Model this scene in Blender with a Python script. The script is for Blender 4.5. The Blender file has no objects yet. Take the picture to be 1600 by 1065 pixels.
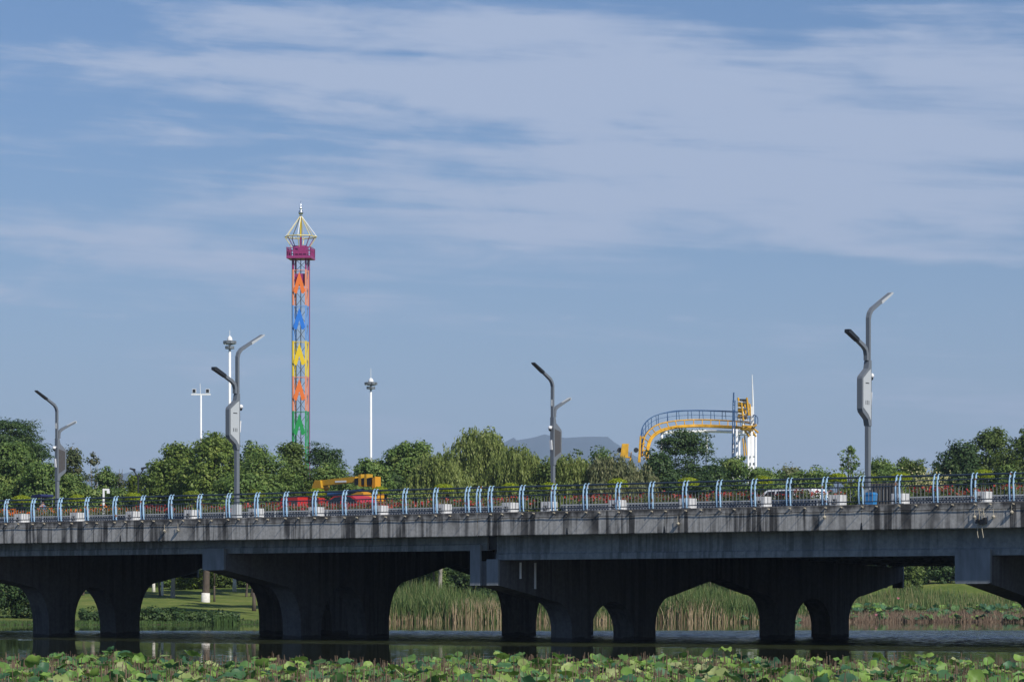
import bpy, math, random
import numpy as np
from mathutils import Vector, Matrix
R = math.radians
scene = bpy.context.scene
col = scene.collection

# ------------------------------------------------------------------ camera
F = 4950.0            # focal length in photo pixels (1600 wide)
HZ = 938.0            # horizon row in the photo
EYE = 1.79            # eye height above the water
cam_d = bpy.data.cameras.new('camera')
cam_d.sensor_width = 36.0
cam_d.lens = 36.0 * F / 1600.0
cam_d.shift_y = (HZ - 532.5) / 1600.0
cam_d.clip_start = 1.0
cam_d.clip_end = 20000.0
cam = bpy.data.objects.new('camera', cam_d)
cam.location = (0, 0, EYE)
cam.rotation_euler = (R(90), 0, 0)
col.objects.link(cam)
scene.camera = cam

# ------------------------------------------------------------------ light
U = Vector((0.8, -0.6, 0)); N = Vector((0.6, 0.8, 0)); O = Vector((0, 135, 0))
ROTZ = math.atan2(-0.6, 0.8)
SUN_EL = R(41)
hs = (U * 0.96 - N * 0.28).normalized()
SUN_AZ = math.atan2(hs.x, hs.y)           # clockwise from +Y
to_sun = Vector((hs.x * math.cos(SUN_EL), hs.y * math.cos(SUN_EL), math.sin(SUN_EL)))
sun_d = bpy.data.lights.new('sun', 'SUN')
sun_d.energy = 4.9
sun_d.angle = R(0.53)
sun_d.color = (1.0, 0.94, 0.84)
sun = bpy.data.objects.new('sun', sun_d)
sun.rotation_euler = (-to_sun).to_track_quat('-Z', 'Y').to_euler()
sun.location = (60, -80, 120)
col.objects.link(sun)

world = bpy.data.worlds.new('World')
scene.world = world
world.use_nodes = True
nt = world.node_tree
nt.nodes.clear()
def wn(t, **kw):
    n = nt.nodes.new(t)
    for k, v in kw.items(): setattr(n, k, v)
    return n
def wm(op, a, b=None, c=None, clamp=False):
    n = wn('ShaderNodeMath', operation=op, use_clamp=clamp)
    for i, v in enumerate((a, b, c)):
        if v is None: continue
        if isinstance(v, (int, float)): n.inputs[i].default_value = v
        else: nt.links.new(v, n.inputs[i])
    return n.outputs[0]
sky = wn('ShaderNodeTexSky', sky_type='NISHITA')
sky.sun_disc = False
sky.sun_elevation = SUN_EL
sky.sun_rotation = SUN_AZ
sky.altitude = 0
sky.air_density = 1.0
sky.dust_density = 0.7
sky.ozone_density = 2.2
tc = wn('ShaderNodeTexCoord')
sep = wn('ShaderNodeSeparateXYZ')
nt.links.new(tc.outputs['Generated'], sep.inputs[0])
sx, sy, sz = sep.outputs
az = wm('MULTIPLY', wm('ARCTAN2', sx, sy), 57.2958)
el = wm('MULTIPLY', wm('ARCSINE', sz), 57.2958)
def wnoise(sc_a, sc_e, seed, scale=1.0, detail=6, rough=0.55, dist=0.0):
    c = wn('ShaderNodeCombineXYZ')
    nt.links.new(wm('MULTIPLY', az, sc_a), c.inputs[0])
    nt.links.new(wm('MULTIPLY', wm('ADD', el, wm('MULTIPLY', az, 0.05)), sc_e), c.inputs[1])
    c.inputs[2].default_value = seed
    n = wn('ShaderNodeTexNoise')
    n.inputs['Scale'].default_value = scale
    n.inputs['Detail'].default_value = detail
    n.inputs['Roughness'].default_value = rough
    n.inputs['Distortion'].default_value = dist
    nt.links.new(c.outputs[0], n.inputs['Vector'])
    return n.outputs['Fac']
n_big = wnoise(0.16, 0.62, 3.1, detail=5, dist=0.6)
n_mid = wnoise(0.45, 1.7, 8.4, detail=7, rough=0.6, dist=0.5)
n_str = wnoise(0.13, 1.9, 31.0, detail=8, rough=0.62, dist=0.35)
n_wrp = wnoise(0.25, 0.8, 14.0, detail=4)
elw = wm('ADD', el, wm('MULTIPLY', wm('SUBTRACT', n_wrp, 0.5), 2.4))
azw = wm('ADD', az, wm('MULTIPLY', wm('SUBTRACT', n_mid, 0.5), 5.0))
def blob(x, y, rx, ry, amp, slope=0.0):
    a0 = (x - 800) / 86.4; e0 = (HZ - y) / 86.4
    da = wm('SUBTRACT', azw, a0)
    de = wm('SUBTRACT', wm('SUBTRACT', elw, e0), wm('MULTIPLY', da, slope))
    q = wm('ADD', wm('POWER', wm('ABSOLUTE', wm('DIVIDE', da, rx / 86.4)), 2.0),
           wm('POWER', wm('ABSOLUTE', wm('DIVIDE', de, ry / 86.4)), 2.0))
    return wm('MULTIPLY', wm('EXPONENT', wm('MULTIPLY', q, -1.0)), amp)
blobs = [(1180, 150, 620, 85, 1.0), (760, 60, 300, 34, .62), (1420, 250, 460, 90, .75), (760, 165, 330, 52, .6),
         (330, 85, 300, 30, .5), (980, 330, 420, 55, .62), (200, 395, 320, 58, .8), (640, 262, 260, 20, .42),
         (360, 215, 170, 16, .4), (1330, 392, 260, 22, .42), (300, 300, 260, 28, .3), (430, 420, 120, 36, .32),
         (1500, 60, 300, 60, .3), (560, 300, 240, 26, .38), (860, 390, 130, 34, .42), (1180, 300, 300, 40, .35), (90, 330, 200, 22, .3), (250, 130, 160, 14, .3), (1500, 345, 240, 30, .5), (120, 440, 300, 40, .4), (760, 440, 260, 26, .32), (620, 130, 240, 26, .4)]
tot = None
for b in blobs:
    v = blob(*b)
    tot = v if tot is None else wm('ADD', tot, v)
amb = wm('MULTIPLY', wm('SUBTRACT', n_big, 0.46), 1.5)
raw = wm('ADD', wm('MULTIPLY', tot, 0.85), wm('ADD', amb, wm('ADD', wm('MULTIPLY', wm('SUBTRACT', n_mid, 0.5), 1.2), wm('MULTIPLY', wm('SUBTRACT', n_str, 0.5), 2.4))))
mr = wn('ShaderNodeMapRange', interpolation_type='SMOOTHSTEP')
nt.links.new(raw, mr.inputs[0])
mr.inputs[1].default_value = 0.02; mr.inputs[2].default_value = 1.05
mr.inputs[3].default_value = 0.0; mr.inputs[4].default_value = 0.84
# thin row of small far clouds
n_pf = wnoise(0.9, 2.2, 21.0, detail=6)
puff = wm('MULTIPLY', wm('EXPONENT', wm('MULTIPLY', wm('POWER', wm('ABSOLUTE', wm('DIVIDE', wm('SUBTRACT', el, 5.08), 0.10)), 2.0), -1.0)),
          wm('MULTIPLY', wm('SUBTRACT', n_pf, 0.47), 4.0, clamp=True))
veil = wm('MULTIPLY', wm('EXPONENT', wm('MULTIPLY', wm('POWER', wm('ABSOLUTE', wm('DIVIDE', el, 5.5)), 2.0), -1.0)), 0.46)
cl = wm('MAXIMUM', wm('ADD', mr.outputs[0], wm('MULTIPLY', wm('SUBTRACT', 1.0, mr.outputs[0]), veil)), wm('MULTIPLY', puff, 0.62))
tint = wn('ShaderNodeMix', data_type='RGBA', blend_type='MULTIPLY')
tint.inputs[0].default_value = 1.0
nt.links.new(sky.outputs[0], tint.inputs[6])
tint.inputs[7].default_value = (0.60, 0.80, 1.08, 1)
mix = wn('ShaderNodeMix', data_type='RGBA')
nt.links.new(cl, mix.inputs[0])
nt.links.new(tint.outputs[2], mix.inputs[6])
mix.inputs[7].default_value = (5.7, 6.7, 8.8, 1)
bg = wn('ShaderNodeBackground')
bg.inputs[1].default_value = 0.082
nt.links.new(mix.outputs[2], bg.inputs[0])
wo = wn('ShaderNodeOutputWorld')
nt.links.new(bg.outputs[0], wo.inputs[0])

vs = scene.view_settings
vs.view_transform = 'Standard'; vs.look = 'None'; vs.gamma = 1.0
vs.exposure = 0.0
scene.render.engine = 'CYCLES'
scene.cycles.max_bounces = 6
scene.cycles.volume_bounces = 0
scene.cycles.transparent_max_bounces = 8

# ------------------------------------------------------------------ materials
MATS = {}
def mat(name, color, rough=0.7, metal=0.0, noise=None, bump=None, attr=None, transl=0.0, spec=0.5):
    """noise=(scale,amount[,stretch]) value variation; attr=(colorA,colorB) blended by face attribute tint"""
    if name in MATS: return MATS[name]
    m = bpy.data.materials.new(name); m.use_nodes = True
    t = m.node_tree; t.nodes.clear()
    out = t.nodes.new('ShaderNodeOutputMaterial')
    p = t.nodes.new('ShaderNodeBsdfPrincipled')
    p.inputs['Roughness'].default_value = rough
    p.inputs['Metallic'].default_value = metal
    p.inputs['Specular IOR Level'].default_value = spec
    src = None
    if attr:
        a = t.nodes.new('ShaderNodeAttribute'); a.attribute_name = 'tint'
        cr = t.nodes.new('ShaderNodeValToRGB')
        els = cr.color_ramp.elements
        cols = list(attr)
        els[0].color = (*cols[0], 1); els[1].color = (*cols[-1], 1)
        for i, c in enumerate(cols[1:-1]):
            e = els.new((i + 1) / (len(cols) - 1)); e.color = (*c, 1)
        t.links.new(a.outputs['Fac'], cr.inputs[0]); src = cr.outputs[0]
    if noise:
        tcn = t.nodes.new('ShaderNodeTexCoord'); mp = t.nodes.new('ShaderNodeMapping')
        mp.inputs['Scale'].default_value = noise[2] if len(noise) > 2 else (1, 1, 1)
        t.links.new(tcn.outputs['Object'], mp.inputs[0])
        nz = t.nodes.new('ShaderNodeTexNoise'); nz.inputs['Scale'].default_value = noise[0]
        nz.inputs['Detail'].default_value = 6
        t.links.new(mp.outputs[0], nz.inputs['Vector'])
        mrn = t.nodes.new('ShaderNodeMapRange')
        mrn.inputs[1].default_value = .3; mrn.inputs[2].default_value = .7
        mrn.inputs[3].default_value = 1 - noise[1]; mrn.inputs[4].default_value = 1 + noise[1] * .6
        t.links.new(nz.outputs['Fac'], mrn.inputs[0])
        mx = t.nodes.new('ShaderNodeVectorMath'); mx.operation = 'SCALE'
        if src: t.links.new(src, mx.inputs[0])
        else: mx.inputs[0].default_value = color
        t.links.new(mrn.outputs[0], mx.inputs['Scale']); src = mx.outputs[0]
        if bump:
            bp = t.nodes.new('ShaderNodeBump'); bp.inputs['Strength'].default_value = bump
            bp.inputs['Distance'].default_value = .03
            t.links.new(nz.outputs['Fac'], bp.inputs['Height']); t.links.new(bp.outputs[0], p.inputs['Normal'])
    if src: t.links.new(src, p.inputs['Base Color'])
    else: p.inputs['Base Color'].default_value = (*color, 1)
    if transl > 0:
        tr = t.nodes.new('ShaderNodeBsdfTranslucent')
        if src: t.links.new(src, tr.inputs[0])
        else: tr.inputs[0].default_value = (*color, 1)
        ms = t.nodes.new('ShaderNodeMixShader'); ms.inputs[0].default_value = transl
        t.links.new(p.outputs[0], ms.inputs[1]); t.links.new(tr.outputs[0], ms.inputs[2])
        t.links.new(ms.outputs[0], out.inputs[0])
    else:
        t.links.new(p.outputs[0], out.inputs[0])
    MATS[name] = m
    return m

def concrete(name, base, stain, amount, top_stain=None, wet=False):
    """grey cast concrete with vertical run-off stains that keep their own place"""
    m = bpy.data.materials.new(name); m.use_nodes = True
    t = m.node_tree; p = t.nodes['Principled BSDF']; p.inputs['Roughness'].default_value = .85
    p.inputs['Specular IOR Level'].default_value = .25
    tcn = t.nodes.new('ShaderNodeTexCoord')
    def nz(scale, st, det=6):
        mp = t.nodes.new('ShaderNodeMapping'); mp.inputs['Scale'].default_value = st
        t.links.new(tcn.outputs['Object'], mp.inputs[0])
        n = t.nodes.new('ShaderNodeTexNoise'); n.inputs['Scale'].default_value = scale
        n.inputs['Detail'].default_value = det; n.inputs['Roughness'].default_value = .62
        t.links.new(mp.outputs[0], n.inputs['Vector']); return n.outputs['Fac']
    def mr(v, a, b, c, d):
        n = t.nodes.new('ShaderNodeMapRange'); n.interpolation_type = 'SMOOTHSTEP'
        for i, x in enumerate((a, b, c, d)): n.inputs[i + 1].default_value = x
        t.links.new(v, n.inputs[0]); return n.outputs[0]
    def mth(op, a, b):
        n = t.nodes.new('ShaderNodeMath'); n.operation = op; n.use_clamp = True
        for i, x in enumerate((a, b)):
            if isinstance(x, (int, float)): n.inputs[i].default_value = x
            else: t.links.new(x, n.inputs[i])
        return n.outputs[0]
    streak = mr(nz(1.0, (3.0, 3.0, .10), 7), .43, .57, 0, 1)
    fine = mr(nz(1.0, (9, 9, .35), 5), .42, .72, 0, 1)
    patch = mr(nz(.34, (1, 1, .5), 4), .36, .54, .2, 1)
    s = mth('MULTIPLY', mth('MAXIMUM', streak, mth('MULTIPLY', fine, .45)), patch)
    if top_stain is not None:
        sp = t.nodes.new('ShaderNodeSeparateXYZ'); t.links.new(tcn.outputs['Object'], sp.inputs[0])
        edge = nz(1.3, (1.5, 1.5, .5), 5)
        hz = mth('ADD', sp.outputs[2], 0)
        n = t.nodes.new('ShaderNodeMath'); n.operation = 'MULTIPLY_ADD'
        t.links.new(edge, n.inputs[0]); n.inputs[1].default_value = .9
        t.links.new(sp.outputs[2], n.inputs[2])
        band = mr(n.outputs[0], top_stain, top_stain + .42, 0, .92)
        s = mth('MAXIMUM', mth('MULTIPLY', s, .9), band)
    s = mth('MULTIPLY', s, amount)
    if wet:
        sp = t.nodes.new('ShaderNodeSeparateXYZ'); t.links.new(tcn.outputs['Object'], sp.inputs[0])
        n = t.nodes.new('ShaderNodeMath'); n.operation = 'MULTIPLY_ADD'
        t.links.new(nz(1.2, (1, 1, .2), 4), n.inputs[0]); n.inputs[1].default_value = -.35; t.links.new(sp.outputs[2], n.inputs[2])
        s = mth('MAXIMUM', s, mr(n.outputs[0], -.08, .02, .95, 0))
    mott = mr(nz(6, (1, 1, 1), 8), .3, .7, .82, 1.12)
    mx = t.nodes.new('ShaderNodeMix'); mx.data_type = 'RGBA'
    t.links.new(s, mx.inputs[0]); mx.inputs[6].default_value = (*base, 1); mx.inputs[7].default_value = (*stain, 1)
    sc = t.nodes.new('ShaderNodeVectorMath'); sc.operation = 'SCALE'
    t.links.new(mx.outputs[2], sc.inputs[0]); t.links.new(mott, sc.inputs['Scale'])
    t.links.new(sc.outputs[0], p.inputs['Base Color'])
    bp = t.nodes.new('ShaderNodeBump'); bp.inputs['Strength'].default_value = .25; bp.inputs['Distance'].default_value = .02
    t.links.new(nz(14, (1, 1, .6), 6), bp.inputs['Height']); t.links.new(bp.outputs[0], p.inputs['Normal'])
    MATS[name] = m
    return m

def rusty_paint(name, paint, rust, thresh):
    m = bpy.data.materials.new(name); m.use_nodes = True
    t = m.node_tree; p = t.nodes['Principled BSDF']; p.inputs['Roughness'].default_value = .55
    tcn = t.nodes.new('ShaderNodeTexCoord')
    g = t.nodes.new('ShaderNodeNewGeometry')
    n = t.nodes.new('ShaderNodeTexNoise'); n.inputs['Scale'].default_value = 5.5; n.inputs['Detail'].default_value = 6
    t.links.new(g.outputs['Position'], n.inputs['Vector'])
    mrn = t.nodes.new('ShaderNodeMapRange'); mrn.inputs[1].default_value = thresh; mrn.inputs[2].default_value = thresh + .07
    t.links.new(n.outputs['Fac'], mrn.inputs[0])
    mx = t.nodes.new('ShaderNodeMix'); mx.data_type = 'RGBA'
    mx.inputs[6].default_value = (*paint, 1); mx.inputs[7].default_value = (*rust, 1)
    t.links.new(mrn.outputs[0], mx.inputs[0]); t.links.new(mx.outputs[2], p.inputs['Base Color'])
    MATS[name] = m
    return m

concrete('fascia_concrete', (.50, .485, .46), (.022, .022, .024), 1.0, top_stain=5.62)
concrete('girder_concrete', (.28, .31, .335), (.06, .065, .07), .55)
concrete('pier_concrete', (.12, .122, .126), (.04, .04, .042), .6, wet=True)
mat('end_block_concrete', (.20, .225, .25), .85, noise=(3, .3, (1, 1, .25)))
mat('asphalt', (.05, .05, .052), .9, noise=(4, .2))
mat('paving', (.28, .27, .26), .85, noise=(3, .2))
rusty_paint('blue_paint', (.33, .52, .72), (.27, .12, .05), .60)
mat('rail_dark', (.035, .055, .085), .5, .2)
mat('baluster_grey', (.22, .23, .24), .5, .3)
mat('lattice_navy', (.03, .045, .08), .6)
mat('lattice_pale', (.42, .45, .48), .6)
mat('planter_white', (.60, .61, .62), .6, noise=(5, .15, (1, 1, .4)))
mat('mark_dark', (.02, .022, .03), .6)
mat('soil', (.05, .035, .025), .95)
mat('bark', (.09, .07, .055), .9, noise=(8, .35, (1, 1, .25)), bump=.5)
mat('bark_pale', (.26, .24, .21), .9, noise=(9, .3, (1, 1, .3)), bump=.4)
mat('limewash', (.66, .64, .60), .9, noise=(6, .15))
mat('lamp_grey', (.16, .18, .205), .42, .15)
mat('lamp_panel', (.46, .49, .51), .45, .1)
mat('lamp_dark', (.02, .022, .026), .4)
mat('screen_grey', (.075, .07, .068), .35)
mat('white_plastic', (.78, .79, .80), .4)
mat('white_paint', (.80, .81, .82), .45, noise=(2, .05))
mat('black_plastic', (.012, .012, .014), .4)
mat('cream', (.40, .36, .28), .6)
mat('steel', (.55, .57, .60), .25, .9)
for nm, c in dict(purple=(.30, .035, .16), orange=(.85, .20, .035), orange_pale=(.80, .30, .17), blue=(.03, .20, .72), blue_pale=(.16, .34, .72),
                  yellow=(.85, .60, .02), yellow_pale=(.85, .62, .04), green=(.02, .30, .075), green_pale=(.03, .30, .10)).items():
    mat('ride_' + nm, c, .45)
mat('crown_gold', (.72, .62, .28), .4, .1)
mat('coaster_yellow', (.66, .35, .015), .5, noise=(1.5, .3))
mat('coaster_blue', (.03, .09, .22), .5)
mat('crane_yellow', (.52, .29, .02), .5, noise=(2, .15))
mat('crane_orange', (.62, .28, .015), .5)
mat('car_red', (.45, .025, .02), .25)
mat('car_white', (.74, .75, .76), .25)
mat('car_glass', (.02, .025, .03), .08)
mat('tyre', (.02, .02, .02), .8)
mat('canopy_navy', (.012, .02, .085), .7)
mat('skin', (.42, .25, .18), .6)
mat('shirt_blue', (.10, .16, .27), .8)
mat('bin_blue', (.03, .20, .48), .45)
mat('slat_brown', (.10, .095, .09), .7)
mat('leaf_camphor', None, .55, attr=((0.073, 0.126, 0.028), (0.158, 0.234, 0.046), (0.302, 0.354, 0.078)), transl=.34, spec=.35)
mat('leaf_dark', None, .55, attr=((0.030, 0.067, 0.025), (0.061, 0.115, 0.035), (0.113, 0.167, 0.047)), transl=.34, spec=.35)
mat('leaf_mid', None, .55, attr=((0.078, 0.137, 0.034), (0.145, 0.234, 0.056), (0.279, 0.336, 0.087)), transl=.34, spec=.35)
mat('leaf_olive', None, .55, attr=((.055, .098, .022), (.110, .165, .036), (.180, .225, .055)), transl=.34, spec=.35)
mat('leaf_lime', None, .55, attr=((.09, .14, .015), (.16, .22, .02), (.24, .28, .03)), transl=.3, spec=.35)
mat('leaf_rust', None, .6, attr=((.045, .072, .024), (.085, .110, .040), (.140, .125, .062)), transl=.22, spec=.3)
mat('leaf_willow', None, .55, attr=((0.114, 0.163, 0.040), (0.211, 0.266, 0.069), (0.325, 0.361, 0.115)), transl=.32, spec=.35)
mat('leaf_willow_grey', None, .55, attr=((0.105, 0.129, 0.055), (0.191, 0.209, 0.097), (0.306, 0.298, 0.152)), transl=.3, spec=.35)
mat('leaf_topiary', None, .55, attr=((.13, .20, .012), (.24, .31, .015), (.34, .37, .025)), transl=.25, spec=.3)
mat('leaf_bed', None, .6, attr=((.04, .07, .022), (.085, .115, .035), (.15, .14, .06)), transl=.2, spec=.3)
mat('blossom_red', None, .6, attr=((.22, .02, .025), (.40, .045, .04), (.45, .11, .09)), transl=.25, spec=.2)
mat('blossom_orange', None, .6, attr=((.55, .08, .01), (.75, .16, .015), (.80, .28, .03)), transl=.25, spec=.2)
mat('blossom_cream', None, .6, attr=((.45, .42, .18), (.6, .56, .3)), transl=.25, spec=.2)
mat('leaf_lotus', None, .5, attr=((.045, .12, .065), (.075, .18, .08), (.16, .29, .06), (.25, .38, .08), (.42, .44, .22)), transl=.3, spec=.35, noise=(.9, .45))
mat('stem_dead', None, .8, attr=((.10, .068, .05), (.18, .125, .088), (.27, .21, .15)), spec=.2)
mat('reed_blade', None, .65, attr=((.045, .10, .025), (.085, .15, .040), (.15, .20, .065), (.33, .27, .14)), transl=.3, spec=.3)
mat('reed_dead', None, .75, attr=((.22, .16, .095), (.36, .27, .165), (.48, .38, .25)), transl=.2, spec=.2)
mat('mountain', (.014, .05, .068), .95, noise=(.003, .4))  # blue of the distance haze is put into the forest colour

# ------------------------------------------------------------------ mesh helpers
class MB:
    def __init__(s): s.v = []; s.f = []; s.t = []
    def quad(s, a, b, c, d, t=0.0):
        i = len(s.v); s.v += [tuple(a), tuple(b), tuple(c), tuple(d)]; s.f.append((i, i + 1, i + 2, i + 3)); s.t.append(t)
    def box(s, lo, hi):
        i = len(s.v); x0, y0, z0 = lo; x1, y1, z1 = hi
        s.v += [(x0, y0, z0), (x1, y0, z0), (x1, y1, z0), (x0, y1, z0), (x0, y0, z1), (x1, y0, z1), (x1, y1, z1), (x0, y1, z1)]
        for q in ((0, 3, 2, 1), (4, 5, 6, 7), (0, 1, 5, 4), (1, 2, 6, 5), (2, 3, 7, 6), (3, 0, 4, 7)):
            s.f.append(tuple(i + k for k in q))
        return s
    def prism(s, poly, axis, a, b):
        """extrude a polygon (list of 2-tuples) along axis 0/1/2 from a to b"""
        def pt(p, w):
            if axis == 0: return (w, p[0], p[1])
            if axis == 1: return (p[0], w, p[1])
            return (p[0], p[1], w)
        i = len(s.v); n = len(poly)
        s.v += [pt(p, a) for p in poly] + [pt(p, b) for p in poly]
        s.f.append(tuple(range(i, i + n))[::-1]); s.f.append(tuple(range(i + n, i + 2 * n)))
        for k in range(n):
            k2 = (k + 1) % n
            s.f.append((i + k, i + k2, i + n + k2, i + n + k))
        return s
    def tube(s, pts, radii, n=8, cap=True, flat=1.0):
        pts = [Vector(p) for p in pts]
        if isinstance(radii, (int, float)): radii = [radii] * len(pts)
        base = len(s.v); up = None
        for k, p in enumerate(pts):
            d = (pts[min(k + 1, len(pts) - 1)] - pts[max(k - 1, 0)]).normalized()
            if up is None:
                up = Vector((0, 0, 1)) if abs(d.z) < .9 else Vector((1, 0, 0))
            a = d.cross(up)
            if a.length < 1e-5: a = d.cross(Vector((0, 1, 0)))
            a.normalize(); b = a.cross(d).normalized()
            for j in range(n):
                t = 2 * math.pi * (j + .5) / n
                s.v.append(tuple(p + a * math.cos(t) * radii[k] + b * math.sin(t) * radii[k] * flat))
        for k in range(len(pts) - 1):
            for j in range(n):
                j2 = (j + 1) % n
                s.f.append((base + k * n + j, base + k * n + j2, base + (k + 1) * n + j2, base + (k + 1) * n + j))
        if cap:
            s.f.append(tuple(base + j for j in range(n))[::-1])
            s.f.append(tuple(base + (len(pts) - 1) * n + j for j in range(n)))
        return s
    def lathe(s, prof, c=(0, 0, 0), n=12):
        base = len(s.v)
        for r, z in prof:
            for j in range(n):
                t = 2 * math.pi * j / n
                s.v.append((c[0] + r * math.cos(t), c[1] + r * math.sin(t), c[2] + z))
        for k in range(len(prof) - 1):
            for j in range(n):
                j2 = (j + 1) % n
                s.f.append((base + k * n + j, base + k * n + j2, base + (k + 1) * n + j2, base + (k + 1) * n + j))
        s.f.append(tuple(base + j for j in range(n))[::-1])
        s.f.append(tuple(base + (len(prof) - 1) * n + j for j in range(n)))
        return s
    def mesh(s, name, m, smooth=False):
        me = bpy.data.meshes.new(name)
        me.from_pydata(s.v, [], s.f); me.materials.append(MATS[m])
        if smooth: me.polygons.foreach_set('use_smooth', [True] * len(s.f))
        me.update()
        return me
    def build(s, name, m, parent=None, smooth=False, loc=None):
        o = bpy.data.objects.new(name, s.mesh(name, m, smooth)); col.objects.link(o)
        if parent is not None: o.parent = parent
        if loc is not None: o.location = loc
        return o
def quads_object(name, V, tint, m, parent=None):
    """V: (n,4,3) array of quads, tint: (n,)"""
    V = np.asarray(V, dtype=np.float32); n = len(V)
    me = bpy.data.meshes.new(name)
    me.vertices.add(n * 4); me.loops.add(n * 4); me.polygons.add(n)
    me.vertices.foreach_set('co', V.reshape(-1))
    me.loops.foreach_set('vertex_index', np.arange(n * 4, dtype=np.int32))
    me.polygons.foreach_set('loop_start', np.arange(0, n * 4, 4, dtype=np.int32))
    me.polygons.foreach_set('loop_total', np.full(n, 4, dtype=np.int32))
    at = me.attributes.new('tint', 'FLOAT', 'FACE')
    at.data.foreach_set('value', np.clip(np.asarray(tint, dtype=np.float32), 0, 1))
    me.materials.append(MATS[m]); me.update(); me.validate()
    o = bpy.data.objects.new(name, me); col.objects.link(o)
    if parent is not None: o.parent = parent
    return o
def empty(name, loc=(0, 0, 0), rz=0.0):
    o = bpy.data.objects.new(name, None); o.location = loc; o.rotation_euler = (0, 0, rz)
    o.empty_display_size = .3; col.objects.link(o); return o
def tag(o, label=None, cat=None, group=None, kind=None):
    if label: o['label'] = label
    if cat: o['category'] = cat
    if group: o['group'] = group
    if kind: o['kind'] = kind
    return o
def inst(name, me, parent=None, loc=(0, 0, 0), rz=0, scale=None):
    o = bpy.data.objects.new(name, me); col.objects.link(o); o.location = loc
    if rz: o.rotation_euler = (0, 0, rz)
    if scale: o.scale = scale
    if parent is not None: o.parent = parent
    return o
def at(x, y, Z):                       # the point seen at photo pixel x,y that lies Z metres ahead
    return Vector(((x - 800) * Z / F, Z, EYE + (HZ - y) * Z / F))
def s_of(x, n=0.0):                    # place along the bridge seen at column x for something n metres in from its near edge
    X = (x - 800) / F                  # world x = X*y ; point = O + s U + n N
    return (X * (135 + .8 * n) - .6 * n) / (.8 + .6 * X)
def B(s, n, z): return O + U * s + N * n + Vector((0, 0, z))
def sc3(a, k): return tuple(x * k for x in a)

# ------------------------------------------------------------------ ground, water
W = 36.2
def bank_y(x):                          # shore line of the far bank
    return 236 + 21 / (1 + np.exp(-np.clip((x + 16) / 2.2, -40, 40))) + 8 / (1 + np.exp(-np.clip((x - 22) / 3.0, -40, 40))) + 1.2 * np.sin(x * .23) + .6 * np.sin(x * .71 + 1)
def ground_z(x, y):
    d = y - bank_y(x)
    sg = lambda c, w: 1 / (1 + np.exp(-np.clip((x - c) / w, -40, 40)))
    A = 1.4 + .6 * sg(-15, 3) + 1.3 * sg(25, 3); B_ = 2.6 - .6 * sg(25, 4)
    far = np.where(d < 0, np.maximum(d * .12, -1.4), A * np.clip(d / 34, 0, 1) ** 1.05 + B_ * np.clip((d - 34) / 60, 0, 1))
    far = far + np.where(d > 2, .12 * np.sin(x * .3 + y * .11) * np.clip((d - 2) / 8, 0, 1), 0)
    near = np.clip((22 - y) * .12, -1.4, .25)
    side = np.clip((np.abs(x) - 210) * .06, -1.4, 2.4)
    return np.maximum(np.maximum(far, near), side)
xs = np.concatenate([[-8900, -4000, -2000, -1000, -500, -300, -250, -210, -180, -150, -120], np.arange(-100, 101, 2.0), [120, 150, 180, 210, 250, 300, 500, 1000, 2000, 4000, 8900]])
ys = np.concatenate([[-600, -200, -60, -10, 5, 15, 20, 22, 25, 30, 40, 60, 90, 120, 160, 200, 220], np.arange(228, 345, 1.5), [360, 400, 450, 520, 700, 1000, 1500, 2200, 3200, 5000, 15400]])
GX, GY = np.meshgrid(xs, ys); GZ = ground_z(GX, GY)
nv = len(xs)
me = bpy.data.meshes.new('ground')
me.from_pydata(np.stack([GX, GY, GZ], -1).reshape(-1, 3).tolist(), [],
               [(j * nv + i, j * nv + i + 1, (j + 1) * nv + i + 1, (j + 1) * nv + i) for j in range(len(ys) - 1) for i in range(nv - 1)])
me.polygons.foreach_set('use_smooth', [True] * len(me.polygons))
gm = bpy.data.materials.new('lawn'); gm.use_nodes = True
t = gm.node_tree; p = t.nodes['Principled BSDF']; p.inputs['Roughness'].default_value = .9; p.inputs['Specular IOR Level'].default_value = .2
tcn = t.nodes.new('ShaderNodeTexCoord')
def gn(scale, det=6):
    n = t.nodes.new('ShaderNodeTexNoise'); n.inputs['Scale'].default_value = scale; n.inputs['Detail'].default_value = det
    t.links.new(tcn.outputs['Object'], n.inputs['Vector']); return n.outputs['Fac']
cr = t.nodes.new('ShaderNodeValToRGB'); e = cr.color_ramp.elements
e[0].position = .3; e[0].color = (.055, .10, .018, 1); e[1].position = .70; e[1].color = (.25, .24, .075, 1)
k = e.new(.52); k.color = (.125, .165, .034, 1)
mxn = t.nodes.new('ShaderNodeMix'); mxn.inputs[0].default_value = .5
t.links.new(gn(.25), mxn.inputs[2]); t.links.new(gn(2.6, 8), mxn.inputs[3]); t.links.new(mxn.outputs[0], cr.inputs[0])
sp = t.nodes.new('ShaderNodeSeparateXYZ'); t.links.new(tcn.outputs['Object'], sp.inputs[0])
mud_shade = t.nodes.new('ShaderNodeMapRange'); mud_shade.inputs[1].default_value = .10; mud_shade.inputs[2].default_value = .42
t.links.new(sp.outputs[2], mud_shade.inputs[0])
mx2 = t.nodes.new('ShaderNodeMix'); mx2.data_type = 'RGBA'; t.links.new(mud_shade.outputs[0], mx2.inputs[0])
mx2.inputs[6].default_value = (.06, .048, .032, 1); t.links.new(cr.outputs[0], mx2.inputs[7])  # mud at the waterline, carried higher to paint the bank's shade
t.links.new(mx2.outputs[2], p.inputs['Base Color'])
bp = t.nodes.new('ShaderNodeBump'); bp.inputs['Strength'].default_value = .8; bp.inputs['Distance'].default_value = .08
t.links.new(gn(9, 6), bp.inputs['Height']); t.links.new(bp.outputs[0], p.inputs['Normal'])
me.materials.append(gm)
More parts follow.
